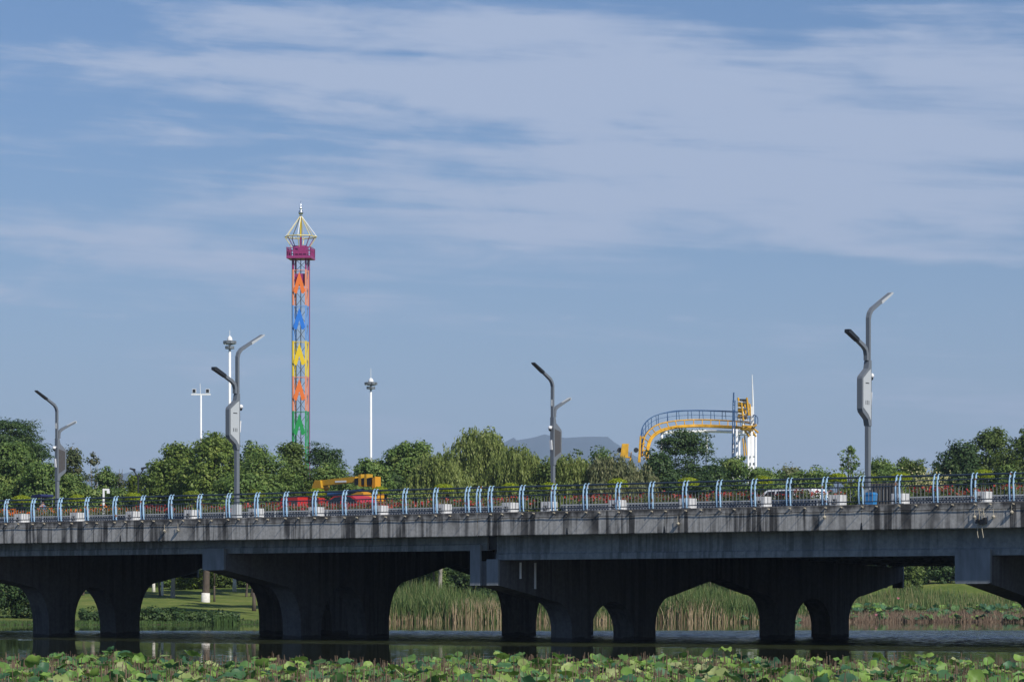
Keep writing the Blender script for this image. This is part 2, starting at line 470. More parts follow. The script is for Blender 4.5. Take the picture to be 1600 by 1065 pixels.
o = bpy.data.objects.new('ground', me); col.objects.link(o); tag(o, kind='structure')

wmt = bpy.data.materials.new('pond_water'); wmt.use_nodes = True
t = wmt.node_tree; p = t.nodes['Principled BSDF']
p.inputs['Base Color'].default_value = (.022, .027, .011, 1); p.inputs['Roughness'].default_value = .03; p.inputs['IOR'].default_value = 1.33
tcn = t.nodes.new('ShaderNodeTexCoord')
def wnz(scale, st, det=3):
    mp = t.nodes.new('ShaderNodeMapping'); mp.inputs['Scale'].default_value = st; t.links.new(tcn.outputs['Object'], mp.inputs[0])
    n = t.nodes.new('ShaderNodeTexNoise'); n.inputs['Scale'].default_value = scale; n.inputs['Detail'].default_value = det
    t.links.new(mp.outputs[0], n.inputs['Vector']); return n.outputs['Fac']
patch = t.nodes.new('ShaderNodeMapRange'); patch.interpolation_type = 'SMOOTHSTEP'
patch.inputs[1].default_value = 0; patch.inputs[2].default_value = 1; patch.inputs[3].default_value = .012; patch.inputs[4].default_value = 1.5
wsp = t.nodes.new('ShaderNodeSeparateXYZ'); t.links.new(tcn.outputs['Object'], wsp.inputs[0])
def wmr(v, a, b):
    n = t.nodes.new('ShaderNodeMapRange'); n.interpolation_type = 'SMOOTHSTEP'; n.inputs[1].default_value = a; n.inputs[2].default_value = b
    t.links.new(v, n.inputs[0]); return n.outputs[0]
def wmul(a, b, op='MULTIPLY'):
    n = t.nodes.new('ShaderNodeMath'); n.operation = op
    for i, x in enumerate((a, b)):
        if isinstance(x, (int, float)): n.inputs[i].default_value = x
        else: t.links.new(x, n.inputs[i])
    return n.outputs[0]
wob = wmul(wmul(wnz(.05, (1, 1, 1), 3), -.5, 'ADD'), 18)
yy_ = wmul(wsp.outputs[1], wob, 'ADD')
front = wmul(wmr(wsp.outputs[1], 132, 112), .07)
yb_ = wmul(yy_, wmul(wsp.outputs[0], .75), 'ADD')
ruf = wmul(wmul(wmr(yb_, 124, 133), wmr(yy_, 195, 185)), wmul(wmul(wmr(wsp.outputs[0], -16, 2), .45), .55, 'ADD'))
t.links.new(wmul(ruf, front, 'ADD'), patch.inputs[0])
WATER_PATCH = patch
def wcol(scale, st, det):
    mp = t.nodes.new('ShaderNodeMapping'); mp.inputs['Scale'].default_value = st; t.links.new(tcn.outputs['Object'], mp.inputs[0])
    n = t.nodes.new('ShaderNodeTexNoise'); n.inputs['Scale'].default_value = scale; n.inputs['Detail'].default_value = det
    t.links.new(mp.outputs[0], n.inputs['Vector']); return n.outputs['Color']
def vm(op, a, b=None):
    n = t.nodes.new('ShaderNodeVectorMath'); n.operation = op
    for i, x in enumerate((a, b)):
        if x is None: continue
        if isinstance(x, tuple): n.inputs[i].default_value = x
        else: t.links.new(x, n.inputs[i])
    return n
sub = vm('SUBTRACT', wcol(1.6, (1, 1, 1), 3), (.5, .5, .5)).outputs[0]
# at this grazing view only the wavelet faces turned towards the near shore are seen
slope = vm('ADD', vm('MULTIPLY', sub, (.8, 0, 0)).outputs[0], vm('MULTIPLY', vm('ABSOLUTE', sub).outputs[0], (0, -1.7, 0)).outputs[0])
scl = vm('SCALE', slope.outputs[0]); t.links.new(patch.outputs[0], scl.inputs['Scale'])
nrm = vm('NORMALIZE', vm('ADD', scl.outputs[0], (0, 0, 1)).outputs[0])
t.links.new(nrm.outputs[0], p.inputs['Normal'])
MATS['pond_water'] = wmt
mb = MB(); mb.quad((-260, 12, 0), (260, 12, 0), (260, 300, 0), (-260, 300, 0))
tag(mb.build('water', 'pond_water'), kind='structure')

# ------------------------------------------------------------------ the bridge
ZT = 5.57                               # top of the edge beam
bridge = tag(empty('bridge', O, ROTZ), 'long grey concrete road bridge with arched piers crossing the pond', 'bridge')
S0, S1 = -78.0, 66.0
SJ = s_of(746)                          # expansion joint
def low(n): return .026 * min(n, W - n)
PX = [(9), 51, 93, 135, 179, 222, 266, 311, 356, 400.5, 445.5, 491, 537.6, 584.6, 632, 680, 729.7]
PXR = [765.6, 814.7, 864.4, 914.3, 965, 1017, 1069.8, 1122.5, 1177, 1231.8, 1287.8, 1345, 1402.5, 1461.7, 1521, 1580.6]
sl = [s_of(x, .12) for x in PX]; sr = [s_of(x, .12) for x in PXR]
pl = (sl[-1] - sl[0]) / (len(sl) - 1); pr = (sr[-1] - sr[0]) / (len(sr) - 1)
sl = [sl[0] - pl * k for k in range(8, 0, -1)] + sl
sr = sr + [sr[-1] + pr * k for k in range(1, 9)]
# deck
mb = MB(); mb.prism([(.36, 4.78), (.36, 5.52), (4.4, 5.56), (4.4, 5.42), (W / 2 - 1, 5.83), (W / 2 + 1, 5.83), (W - 4.4, 5.42), (W - 4.4, 5.56), (W - .36, 5.52), (W - .36, 4.78)], 0, S0, S1)
mb.build('deck_slab', 'paving', bridge)
mb = MB(); mb.prism([(4.41, 5.424), (4.41, 5.428), (W / 2, 5.868), (W - 4.41, 5.428), (W - 4.41, 5.424), (W / 2, 5.864)], 0, S0, S1)
mb.build('road_surface', 'asphalt', bridge)
# edge beams: segments with open joints; joints where the photograph shows them
jx = [-80, 57.5, 188, 325, 462, 600, 746, 886, 1038, 1188, 1346, 1506, 1668]
js = [S0] + [s_of(x) for x in jx] + [S1]
for k in range(len(js) - 1):
    a, b = js[k] + .012, js[k + 1] - .012
    if abs(js[k] - SJ) < .01: a += .02
    drop = .015 if js[k] >= SJ - .01 else 0
    mb = MB(); z0 = 4.55 + drop
    c = .03
    mb.prism([(0, z0 + c), (c, z0), (.355, z0), (.355, ZT), (c, ZT), (0, ZT - c)], 0, a, b)
    mb.build('edge_beam', 'fascia_concrete', bridge)
    mb = MB(); mb.prism([(W, 4.55), (W - .355, 4.55), (W - .355, ZT), (W, ZT)], 0, a, b)
    mb.build('edge_beam', 'fascia_concrete', bridge)
# small V-shaped weep notches at the foot of some joints
for x in (188, 886, 1038, 1188, 1346):
    s = s_of(x); mb = MB()
    mb.prism([(s - .06, 4.563), (s + .06, 4.563), (s + .02, 4.86), (s - .02, 4.86)], 1, -.004, .02)
    mb.build('weep_notch', 'black_plastic', bridge)
# girders
nn = [1.0 + k * 2.58 for k in range(14)]
for k, n0 in enumerate(nn):
    for a, b, zb in ((S0, SJ - .25, 3.94), (SJ + .25, S1, 3.52)):
        z0 = zb + low(n0); n1 = n0 + .75 if k else n0 + .6
        mb = MB()
        mb.prism([(n0, z0), (n1, z0), (n1, z0 + .26), (n1 - .16, z0 + .36), (n1 - .16, 4.76), (n0 + .06, 4.76), (n0 + .06, z0 + .30), (n0, z0 + .24)], 0, a, b)
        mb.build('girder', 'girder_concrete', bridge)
mb = MB(); mb.box((SJ - .24, 1.12, 4.0), (SJ + .24, W - 1.2, 4.77)); mb.build('joint_diaphragm', 'black_plastic', bridge)
# piers: transverse walls, two halves each with haunched cantilevers, two columns and a small arch
def pier(s_near, t, zt, zg, split=False):
    n0 = .80; H = (W - 2 * n0) / 2
    pr_ = empty('pier'); pr_.parent = bridge
    for half in (0, 1):
        pts = []
        def Z(z, q): return z + (.44 * q / H if half == 0 else .44 - .10 * q / H)
        q_ = lambda q: n0 + half * H + q
        gt = lambda q: zg + low(q_(q)) - .04
        b0 = [(0, zt)] + [(4.0, zt - .78)]
        b0 += [(4.0 + 1.35 * math.sin(a), .35 + (zt - 1.13) * math.cos(a)) for a in [math.pi / 2 * i / 10 for i in range(1, 11)]]
        b0 += [(5.35, -1.3), (6.8, -1.3), (6.8, .1)]
        za = zt - .92
        b0 += [(8.5 - 1.7 * math.cos(a), .1 + (za - .1) * math.sin(a)) for a in [math.pi * i / 16 for i in range(1, 16)]]
        b0 += [(10.2, .1), (10.2, -1.3), (H - 5.35, -1.3)]
        b0 += [(H - 4.0 - 1.35 * math.sin(a), .35 + (zt - 1.13) * math.cos(a)) for a in [math.pi / 2 * i / 10 for i in range(10, 0, -1)]]
        b0 += [(H - 4.0, zt - .78), (H - .004, zt)]
        poly = [(q_(q), Z(z, q) if z > -1 else z) for q, z in b0]
        poly += [(q_(H - .004), gt(H)), (q_(0), gt(0))]
        mb = MB(); mb.prism(poly, 0, s_near - min(t, 1.15), s_near)
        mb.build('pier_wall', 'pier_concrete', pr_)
    mb = MB(); mb.box((s_near - t * .7, 1.8, zg + .1), (s_near - t * .3, W - 1.8, 4.775)); mb.build('light_stop', 'pier_concrete', pr_)  # added slab that stops sky light between pier top and deck
    for n_a, n_b in ((n0 - .14, n0 - .004), (W - n0 + .004, W - n0 + .14)):
        if not split:
            mb = MB(); mb.prism([(s_near - t - .04, zt + .05), (s_near - t + .02, zt), (s_near - .02, zt), (s_near + .04, zt + .05), (s_near + .04, zg + .26), (s_near - t - .04, zg + .26)], 1, n_a, n_b)
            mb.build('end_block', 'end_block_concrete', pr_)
            mb = MB(); mb.box((s_near - t + .1, n_a + .12, zg - .02), (s_near - .1, n_a + .5, zg + .22)); mb.build('shear_key', 'end_block_concrete', pr_)
        else:
            mb = MB(); mb.box((s_near - t - .03, n_a, zt), (s_near - t + .50, n_b, 4.22)); mb.build('end_block', 'end_block_concrete', pr_)
            mb = MB(); mb.box((s_near - .58, n_a, zt), (s_near + .03, n_b, 3.58)); mb.build('end_block', 'end_block_concrete', pr_)
    return pr_
pier_s = []
for x, t, zt, zg, sp_ in ((-45, 1.25, 3.2, 3.94, False), (352, 1.25, 3.2, 3.94, False), (780, 1.45, 2.45, 3.52, True), (1548, 1.45, 2.45, 3.52, False)):
    s = s_of(x, .80); pier_s.append(s); pier(s, t, zt, zg, sp_)
s = pier_s[-1] + 23.6; pier(s, 1.45, 2.45, 3.52)
pier(pier_s[0] - 16.75, 1.25, 3.2, 3.94); pier(pier_s[0] - 33.5, 1.25, 3.2, 3.94)
# pale tubes added in place of white stains on the pier beside the joint
for x in (807, 829):
    s = pier_s[2]; n = .62 + (x - 780) / 20.5 + .3
    mb = MB(); mb.tube([(s + .07, n, 3.45), (s + .07, n, 2.75 - (x - 807) * .02)], .055, 8); mb.build('stain_tube', 'white_plastic', bridge)
# light string under the coping: cable and fittings
mb = MB()
cab = []
for k in range(0, 241):
    s = -40 + k * .35
    cab.append((s, -.035, 5.33 - .035 * abs(math.sin(s * 1.8 + .6 * math.sin(s * .37)))))
mb.tube(cab, .012, 5); mb.build('light_cable', 'black_plastic', bridge)
fit = MB(); fit.box((-.03, -.07, -.02), (.03, 0, .03)); fit.tube([(0, -.06, .01), (0, -.11, .02)], .026, 6)
fit_m = fit.mesh('spotlight', 'cream')
arm = MB(); arm.tube([(0, .02, .0), (0, -.16, -.02), (0, -.28, -.04)], .012, 5); arm_m = arm.mesh('spotlight_arm', 'black_plastic')
allp = [s for s in sl if s > -42] + [s for s in sr if s < 44]
rf = random.Random(5)
for a, b in zip(allp[:-1], allp[1:]):
    for s in (a + .16, (a + b) / 2 + rf.uniform(-.1, .1)):
        if abs(s - SJ) < .3: continue
        o = inst('spotlight', fit_m, bridge, (s, -.003, ZT - .10 + rf.uniform(-.02, .02)))
        inst('spotlight_arm', arm_m, bridge, (s + .08, 0, ZT - .16 + rf.uniform(-.03, .02)))
bulb = MB(); bulb.lathe([(.01, .07), (.05, .05), (.075, 0), (.05, -.05), (.01, -.07)], n=10); bulb.tube([(0, 0, .06), (0, 0, .30)], .01, 5)
bulb_m = bulb.mesh('hanging_bulb', 'cream')
for x, dz in ((1524.5, .0), (1554, .0), (1582.5, .16), (1061, -.05), (259, .02), (280, .06), (1290, .1)):
    inst('hanging_bulb', bulb_m, bridge, (s_of(x), -.09, 5.0 + dz))

# loose bundle of cable and black boxes hanging over the edge
sb = s_of(1536)
cb = tag(empty('cable_bundle', B(sb, 0, 5.2), ROTZ), 'tangle of black boxes and pale cords hanging over the bridge edge', 'cables')
for k, (dx, w, h, z) in enumerate(((-.18, .14, .18, -.45), (0, .16, .22, -.50), (.13, .12, .26, -.48))):
    mb = MB(); mb.prism([(dx - w / 2, z), (dx + w / 2, z + .02), (dx + w / 2 - .02, z + h), (dx - w / 2 + .01, z + h - .02)], 1, -.16, -.03); mb.build('junction_box', 'black_plastic', cb)
for dx, z1, ph in ((-.16, -1.0, 0), (.02, -1.0, 1), (.06, -.2, 2), (-.05, -.1, 3)):
    pts = [(dx + .05 * math.sin(ph + k * .8), -.07 - .02 * math.sin(k), .15 + (z1 - .15) * k / 8) for k in range(9)]
    mb = MB(); mb.tube(pts, .014, 5); mb.build('cord', 'cream', cb)

# ------------------------------------------------------------------ railing on the near edge
def post_mesh():
    mb = MB()
    prof = [(0, 0), (-.045, .30), (-.06, .62), (-.035, .86), (.03, 1.04), (.13, 1.15)]
    for k in range(len(prof) - 1):
        (n0, z0), (n1, z1) = prof[k], prof[k + 1]
        i = len(mb.v); d0 = .10; d1 = .10 if k < 4 else .06
        for (n_, z_, d_) in ((n0, z0, d0), (n1, z1, d1)):
            mb.v += [(-.014, n_, z_), (.014, n_, z_), (.014, n_ + d_, z_), (-.014, n_ + d_, z_)]
        for a in range(4):
            b = (a + 1) % 4; mb.f.append((i + a, i + b, i + 4 + b, i + 4 + a))
        if k == 0: mb.f.append((i + 3, i + 2, i + 1, i))
        if k == len(prof) - 2: mb.f.append((i + 4, i + 5, i + 6, i + 7))
    return mb.mesh('post_plate', 'blue_paint')
post_m = post_mesh()
foot = MB(); foot.box((-.16, -.03, 0), (.16, .22, .025)); foot_m = foot.mesh('post_foot', 'rail_dark')
bal = MB(); bal.tube([(0, 0, .13), (0, 0, .70)], .0135, 6, cap=False); bal_m = bal.mesh('baluster', 'baluster_grey')
def railing(posts, a, b, label):
    root = tag(empty('bridge_railing', B(posts[0], .12, ZT), ROTZ), label, 'railing', 'railings along the near edge of the bridge')
    s0 = posts[0]
    for s in posts:
        pp = empty('post', (s - s0, 0, 0)); pp.parent = root
        inst('post_plate', post_m, pp, (-.085, 0, 0)); inst('post_plate', post_m, pp, (.085, 0, 0)); inst('post_foot', foot_m, pp, (0, 0, 0))
    for z, r, n in ((1.075, .042, .13), (.89, .026, .03), (.70, .026, .03), (.12, .024, .06)):
        mb = MB(); mb.tube([(a - s0, n, z), (b - s0, n, z)], r, 8); mb.build('rail', 'rail_dark', root)
    for p, q in zip(posts[:-1], posts[1:]):
        if q < -41 or p > 43: continue
        k = max(2, round((q - p) / .165))
        for j in range(1, k):
            inst('baluster', bal_m, root, (p + (q - p) * j / k - s0, .045, 0))
sj_post = s_of(747.5, .12)
railing(sl, sl[0] - .3, SJ - .1, 'blue posted metal railing on the bridge edge, left of the joint post')
railing([sj_post] + sr, SJ + .02, sr[-1] + .3, 'blue posted metal railing on the bridge edge, from the joint post rightwards')

# ------------------------------------------------------------------ leaf tools
def leaf_quads(rng, pos, nrm, size, aspect=.55, tip=.5):
    """rhombus leaves at pos facing nrm"""
    n = len(pos)
    nrm = nrm / (np.linalg.norm(nrm, axis=1, keepdims=True) + 1e-9)
    r = rng.normal(size=(n, 3)); a = np.cross(nrm, r); a /= np.linalg.norm(a, axis=1, keepdims=True) + 1e-9
    b = np.cross(nrm, a)
    s = size * rng.uniform(.65, 1.35, (n, 1))
    return np.stack([pos - a * s * .5, pos + b * s * aspect * .5 + nrm * s * .08, pos + a * s * .5, pos - b * s * aspect * .5 + nrm * s * .08], 1)
def clumpy(rng, lobes, nclump, per, rc, leaf, flat=.8, shell=.55, aspect=.6, up=.35):
    """leaf clumps spread through and over a set of ellipsoid lobes"""
    vol = np.array([l[3] * l[4] * l[5] for l in lobes]) ** .75
    pick = rng.choice(len(lobes), nclump, p=vol / vol.sum())
    L = np.array(lobes)[pick]
    d = rng.normal(size=(nclump, 3)); d /= np.linalg.norm(d, axis=1, keepdims=True)
    d[:, 2] = np.where(d[:, 2] < -.35, -d[:, 2] * .6, d[:, 2])
    rad = rng.uniform(shell, 1.0, (nclump, 1)) ** .6 * rng.uniform(.88, 1.12, (nclump, 1))
    C = L[:, :3] + d * rad * L[:, 3:6]
    rcs = rc * rng.uniform(.6, 1.45, (nclump, 1))
    tc_ = rng.uniform(.1, .75, nclump)
    idx = np.repeat(np.arange(nclump), per)
    e = rng.normal(size=(len(idx), 3)); e /= np.linalg.norm(e, axis=1, keepdims=True)
    e *= rng.uniform(.25, 1.0, (len(idx), 1)) ** .5
    off = e * rcs[idx]; off[:, 2] *= flat
    pos = C[idx] + off
    nr = e * .9 + d[idx] * .5 + rng.normal(size=e.shape) * .55 + np.array([0, 0, up])
    return leaf_quads(rng, pos, nr, leaf, aspect), tc_[idx] + rng.uniform(-.2, .25, len(idx))
def limb_skeleton(mb, rng, h, r, lobes, nl=6):
    top = Vector((0, 0, h * .62))
    bend = Vector((rng.uniform(-.3, .3), rng.uniform(-.3, .3), 0))
    pts = [Vector((0, 0, -.4)), Vector((0, 0, .15)), Vector((0, 0, .6)) + bend * .2, top * .5 + bend, top]
    mb.tube(pts, [r * 1.5, r * 1.15, r, r * .8, r * .45], 9)
    for k in range(nl):
        l = lobes[int(rng.integers(len(lobes)))]
        d = rng.normal(size=3); d /= np.linalg.norm(d); d[2] = abs(d[2]) * .7
        end = Vector((l[0] + d[0] * l[3] * .8, l[1] + d[1] * l[4] * .8, l[2] + d[2] * l[5] * .8))
        st = top * rng.uniform(.45, 1.0) + bend * .5
        mid = (st + end) / 2 + Vector((0, 0, .08 * h)) * rng.uniform(-.2, 1)
        mb.tube([st, mid, end], [r * .42, r * .26, r * .07], 6)
seed = [100]
def tree(name, label, x, top_y, hw, Z, leafm, style='round', bottom_y=None, base_y=None, trunk_x=None, bark='bark', dens=1.0, trunk_r=.2, group='trees on the far bank', lobes=None):
    seed[0] += 1; rng = np.random.default_rng(seed[0])
    px = Z / F
    tx = (trunk_x if trunk_x is not None else x)
    bx = (tx - 800) * px; gz = float(ground_z(np.array([bx]), np.array([float(Z)]))[0]) if base_y is None else EYE + (HZ - base_y) * px
    root = tag(empty(name, (bx, Z, gz), 0), label, 'shrub' if name == 'shrub' else 'tree', group)
    cx = (x - tx) * px; top = EYE + (HZ - top_y) * px - gz
    rx = hw * px * 1.12; top += .25
    bot = (EYE + (HZ - bottom_y) * px - gz) if bottom_y is not None else max(1.6, top * .22)
    hh = (top - bot) / 2; cz = bot + hh
    if lobes is None:
        lobes = [(cx, 0, cz, rx * .80, rx * .66, hh * .92)]
        for k in range(7):
            a = k / 7 * 2 * math.pi + rng.uniform(-.4, .4); f = rng.uniform(.42, .62)
            lz = cz + hh * rng.uniform(-.55, .45)
            lobes.append((cx + math.cos(a) * rx * f, math.sin(a) * rx * f * .8, lz, rx * rng.uniform(.32, .48), rx * rng.uniform(.3, .45), hh * rng.uniform(.26, .42)))
        for k in range(3):
            lobes.append((cx + rng.uniform(-.3, .3) * rx, rng.uniform(-.2, .2) * rx, top - hh * rng.uniform(.26, .34), rx * rng.uniform(.28, .42), rx * .35, hh * .27))
    area = rx * hh
    if style == 'round':
        V, tn = clumpy(rng, lobes, int(90 + 17 * area * dens), 56, .60, .27, flat=.85)
    elif style == 'layered':
        V, tn = clumpy(rng, lobes, int(80 + 14 * area * dens), 52, .85, .26, flat=.36, aspect=.45, up=.9)
    elif style == 'loose':
        V, tn = clumpy(rng, lobes, int(60 + 11 * area * dens), 48, .62, .26, flat=.75, shell=.3)
    elif style == 'sparse':
        V, tn = clumpy(rng, lobes, int(14 + 3.2 * area * dens), 30, .42, .25, flat=.8, shell=.2)
    else:                                      # willow: hanging strands
        ns = int((220 + 52 * area) * dens)
        vol = np.array([l[3] * l[5] for l in lobes]); pick = rng.choice(len(lobes), ns, p=vol / vol.sum()); L = np.array(lobes)[pick]
        d = rng.normal(size=(ns, 3)); d[:, 2] = np.abs(d[:, 2]) * .8; d /= np.linalg.norm(d, axis=1, keepdims=True)
        st = L[:, :3] + d * L[:, 3:6] * rng.uniform(.55, 1.05, (ns, 1))
        ln = rng.uniform(.9, 3.6, ns) * min(1, hh / 3.5)
        per = 17; idx = np.repeat(np.arange(ns), per); u = np.tile(np.linspace(0, 1, per), ns) + rng.uniform(-.03, .03, ns * per)
        out = d[idx] * (np.sqrt(np.clip(u, 0, 1)) * .5)[:, None]; out[:, 2] *= .3
        sway = np.array([.10, .03, 0])
        pos = st[idx] + out + sway * (u * ln[idx])[:, None] + np.stack([rng.normal(0, .07, len(u)), rng.normal(0, .07, len(u)), -u * ln[idx] + .18 * np.sin(np.clip(u, 0, 1) * 2.6)], 1)
        keep = pos[:, 2] > bot * .7
        lenq = .42 * rng.uniform(.6, 1.3, (len(u), 1))
        ax = np.stack([rng.normal(0, .35, len(u)), rng.normal(0, .35, len(u)), -np.ones(len(u))], 1); ax /= np.linalg.norm(ax, axis=1, keepdims=True)
        sd = np.cross(ax, rng.normal(size=ax.shape)); sd /= np.linalg.norm(sd, axis=1, keepdims=True)
        V = np.stack([pos - ax * lenq * .5, pos + sd * .055, pos + ax * lenq * .5, pos - sd * .055], 1)[keep]
        tn = (rng.uniform(.1, .8, ns)[idx] + rng.uniform(-.2, .25, len(u)))[keep]
        V2, t2 = clumpy(rng, lobes, int(30 + 2.2 * area), 30, .7, .3, flat=.9, shell=.1)   # inner twigs and leaves
        V = np.concatenate([V, V2]); tn = np.concatenate([tn, t2 * .6])
    quads_object('crown', V, tn, leafm, root)
    mb = MB(); limb_skeleton(mb, rng, top, trunk_r, lobes, 7); mb.build('trunk', bark, root, smooth=True)
    return root

# ------------------------------------------------------------------ planters, flower beds and fences on the near pavement
gold = np.random.default_rng(7)
def topiary(rng, rx, rz):
    n = 1500
    d = rng.normal(size=(n, 3)); d /= np.linalg.norm(d, axis=1, keepdims=True)
    d[:, 2] = np.where(d[:, 2] < -.3, -d[:, 2], d[:, 2])
    bumps = 1 + .07 * np.sin(d[:, 0] * 9 + 1) * np.sin(d[:, 1] * 8)
    rr = (rng.uniform(.8, 1.0, n) * bumps)[:, None]
    pos = d * rr * np.array([rx, rx, rz])
    return leaf_quads(rng, pos, d + rng.normal(size=d.shape) * .5, .075, .6), rng.uniform(0, 1, n)
pm = {}
mb = MB(); mb.prism([(-.25, 0), (.25, 0), (.27, .5), (.23, .5), (.23, .44), (-.23, .44), (-.23, .5), (-.27, .5)], 1, -.25, .25)
mb.box((-.25, -.275, .0), (.25, -.252, .5)); mb.box((-.25, .252, 0), (.25, .275, .5)); pm['box'] = mb.mesh('box', 'planter_white')
mb = MB()
for k in range(4):
    x = -.19 + .127 * k; mb.box((x - .012, -.283, .03), (x + .012, -.2752, .47))
for k in range(4):
    x = -.19 + .127 * k; mb.box((.262, x - .012, .03), (.279, x + .012, .47))
pm['rib'] = mb.mesh('rib', 'planter_white')
mb = MB(); mb.box((-.105, -.291, .12), (.105, -.2835, .33)); pm['plate'] = mb.mesh('plate', 'mark_dark')
mb = MB()
for q in ((-.085, .17, -.01, .185), (-.085, .23, -.01, .245), (-.085, .17, -.07, .31), (.02, .295, .085, .31), (.02, .23, .085, .245), (.02, .14, .085, .155), (.07, .23, .085, .31), (.02, .14, .035, .245)):
    mb.box((q[0], -.295, q[1]), (q[2], -.2914, q[3]))
pm['emblem'] = mb.mesh('emblem', 'planter_white')
mb = MB(); mb.box((-.229, -.249, .3), (.229, .249, .43)); pm['soil'] = mb.mesh('soil', 'soil')
mb = MB(); mb.tube([(0, 0, .4), (.01, 0, .62), (0, .01, .8), (.01, .01, 1.1)], [.03, .026, .025, .02], 7); pm['stem'] = mb.mesh('stem', 'bark')
plx = [34, 121, 209, 300, 400, 494, 594, 693, 797, 858, 965, 1075, 1192, 1309, 1407, 1536]
ords = ['first', 'second', 'third', 'fourth', 'fifth', 'sixth', 'seventh', 'eighth', 'ninth', 'tenth', 'eleventh', 'twelfth', 'thirteenth', 'fourteenth', 'fifteenth', 'sixteenth']
where = {4: 'just right of the lamp post with two arms', 5: 'below the left end of the yellow crane boom', 6: 'below the right end of the yellow crane boom', 8: 'at the left side of the gap in the flowers', 9: 'in front of the lamp post near the middle', 13: 'just left of the tall right lamp post', 14: 'just right of the tall right lamp post'}
PN = 1.7
for i, x in enumerate(plx):
    s = s_of(x, PN); lab = 'white planter box and clipped shrub, ' + (where.get(i) or ords[i] + ' from the left')
    root = tag(empty('planter', B(s, PN, 5.535), ROTZ + gold.uniform(-.05, .05)), lab, 'planter', 'white planters behind the railing')
    for k in ('box', 'rib', 'soil'): inst(k, pm[k], root)
    pl_ = inst('plate', pm['plate'], root); inst('emblem', pm['emblem'], pl_)
    sh = inst('stem', pm['stem'], root)
    rr = gold.uniform(.40, .49)
    V, tn = topiary(gold, rr, gold.uniform(.24, .29)); V[:, :, 2] += 1.10 + gold.uniform(-.04, .05)
    quads_object('clipped_crown', V, tn, 'leaf_topiary' if i not in (3, 4) else 'leaf_lime', root)

def flower_bed(a, b, blos, label, flabel, n0=4.5, n1=5.9):
    L = b - a; rng = np.random.default_rng(int(abs(a * 10)) + 3)
    root = tag(empty('flower_bed', B(a, n0, 5.44), ROTZ), label, 'flower bed', 'flower beds along the pavement')
    mb = MB(); mb.box((0, 0, 0), (L, n1 - n0, .22)); mb.build('kerb', 'paving', root)
    n = int(L * 330)
    hgt_ = lambda x: .62 + .10 * np.sin(x * 1.7) + .07 * np.sin(x * 4.3 + 1)
    x = rng.uniform(0, L, n); y = rng.uniform(.05, n1 - n0 - .05, n); z = .2 + (hgt_(x)) * rng.uniform(.05, 1, n) ** .7
    pos = np.stack([x, y, z], 1); nr = rng.normal(size=pos.shape) + np.array([0, -.3, .5])
    quads_object('foliage', leaf_quads(rng, pos, nr, .12, .5), rng.uniform(0, 1, n), 'leaf_bed', root)['kind'] = 'stuff'
    n = int(L * 75)
    x = rng.uniform(0, L, n); dens_ = .5 + .5 * np.sin(x * .9 + 1.3 * np.sin(x * .31)); x = x[rng.uniform(0, 1, n) < .35 + .65 * dens_]; n = len(x)
    pos = np.stack([x, rng.uniform(0, n1 - n0, n), .2 + hgt_(x) * rng.uniform(.82, 1.14, n)], 1)
    quads_object('blossoms', leaf_quads(rng, pos, rng.normal(size=pos.shape) + np.array([0, -.6, .3]), .10, .9), rng.uniform(0, 1, n), blos, root)['kind'] = 'stuff'
    fr = tag(empty('lattice_fence', B(a, n0 - .15, 5.545), ROTZ), flabel, 'fence', 'low lattice fences in front of the flowers')
    mb = MB(); mb.box((0, -.02, .40), (L, .02, .455)); mb.build('top_rail', 'lattice_pale', fr)
    mb = MB(); mb.box((0, .012, .03), (L, .02, .395)); mb.build('backing_panel', 'lattice_navy', fr)
    mb = MB(); d = .15
    for k in range(int(L / d) - 3):
        for sgn in (0, 1):
            x0 = k * d + (0 if sgn else .36); x1 = k * d + (.36 if sgn else 0)
            i = len(mb.v); w = .010
            mb.v += [(x0 - w, -.004 - sgn * .004, .03), (x0 + w, -.004 - sgn * .004, .03), (x1 + w, -.004 - sgn * .004, .395), (x1 - w, -.004 - sgn * .004, .395)]
            mb.f.append((i, i + 1, i + 2, i + 3))
    o = mb.build('lattice', 'lattice_pale', fr); o['kind'] = 'stuff'
    pmh = MB().box((-.03, -.04, 0), (.03, -.012, .47)).mesh('fence_post', 'lattice_pale')
    for k in range(int(L / 3.2) + 1): inst('fence_post', pmh, fr, (min(L - .03, k * 3.2 + .3), 0, 0))
ya = s_of(193, 4.5)
flower_bed(-52, ya, 'blossom_orange', 'planted bed with orange flowers behind the left end of the railing', 'low pale lattice fence in front of the orange flowers')
flower_bed(ya + .05, s_of(812, 4.5), 'blossom_red', 'red flower bed left of the gap in the middle of the bridge', 'low pale lattice fence in front of the red flowers left of the gap')
flower_bed(s_of(880, 4.5), s_of(1312, 4.5), 'blossom_red', 'red flower bed between the gap and the tall right lamp post', 'low pale lattice fence between the gap and the tall right lamp post')
flower_bed(s_of(1412, 4.5), 48, 'blossom_red', 'red flower bed at the right end of the bridge', 'low pale lattice fence at the right end of the bridge')

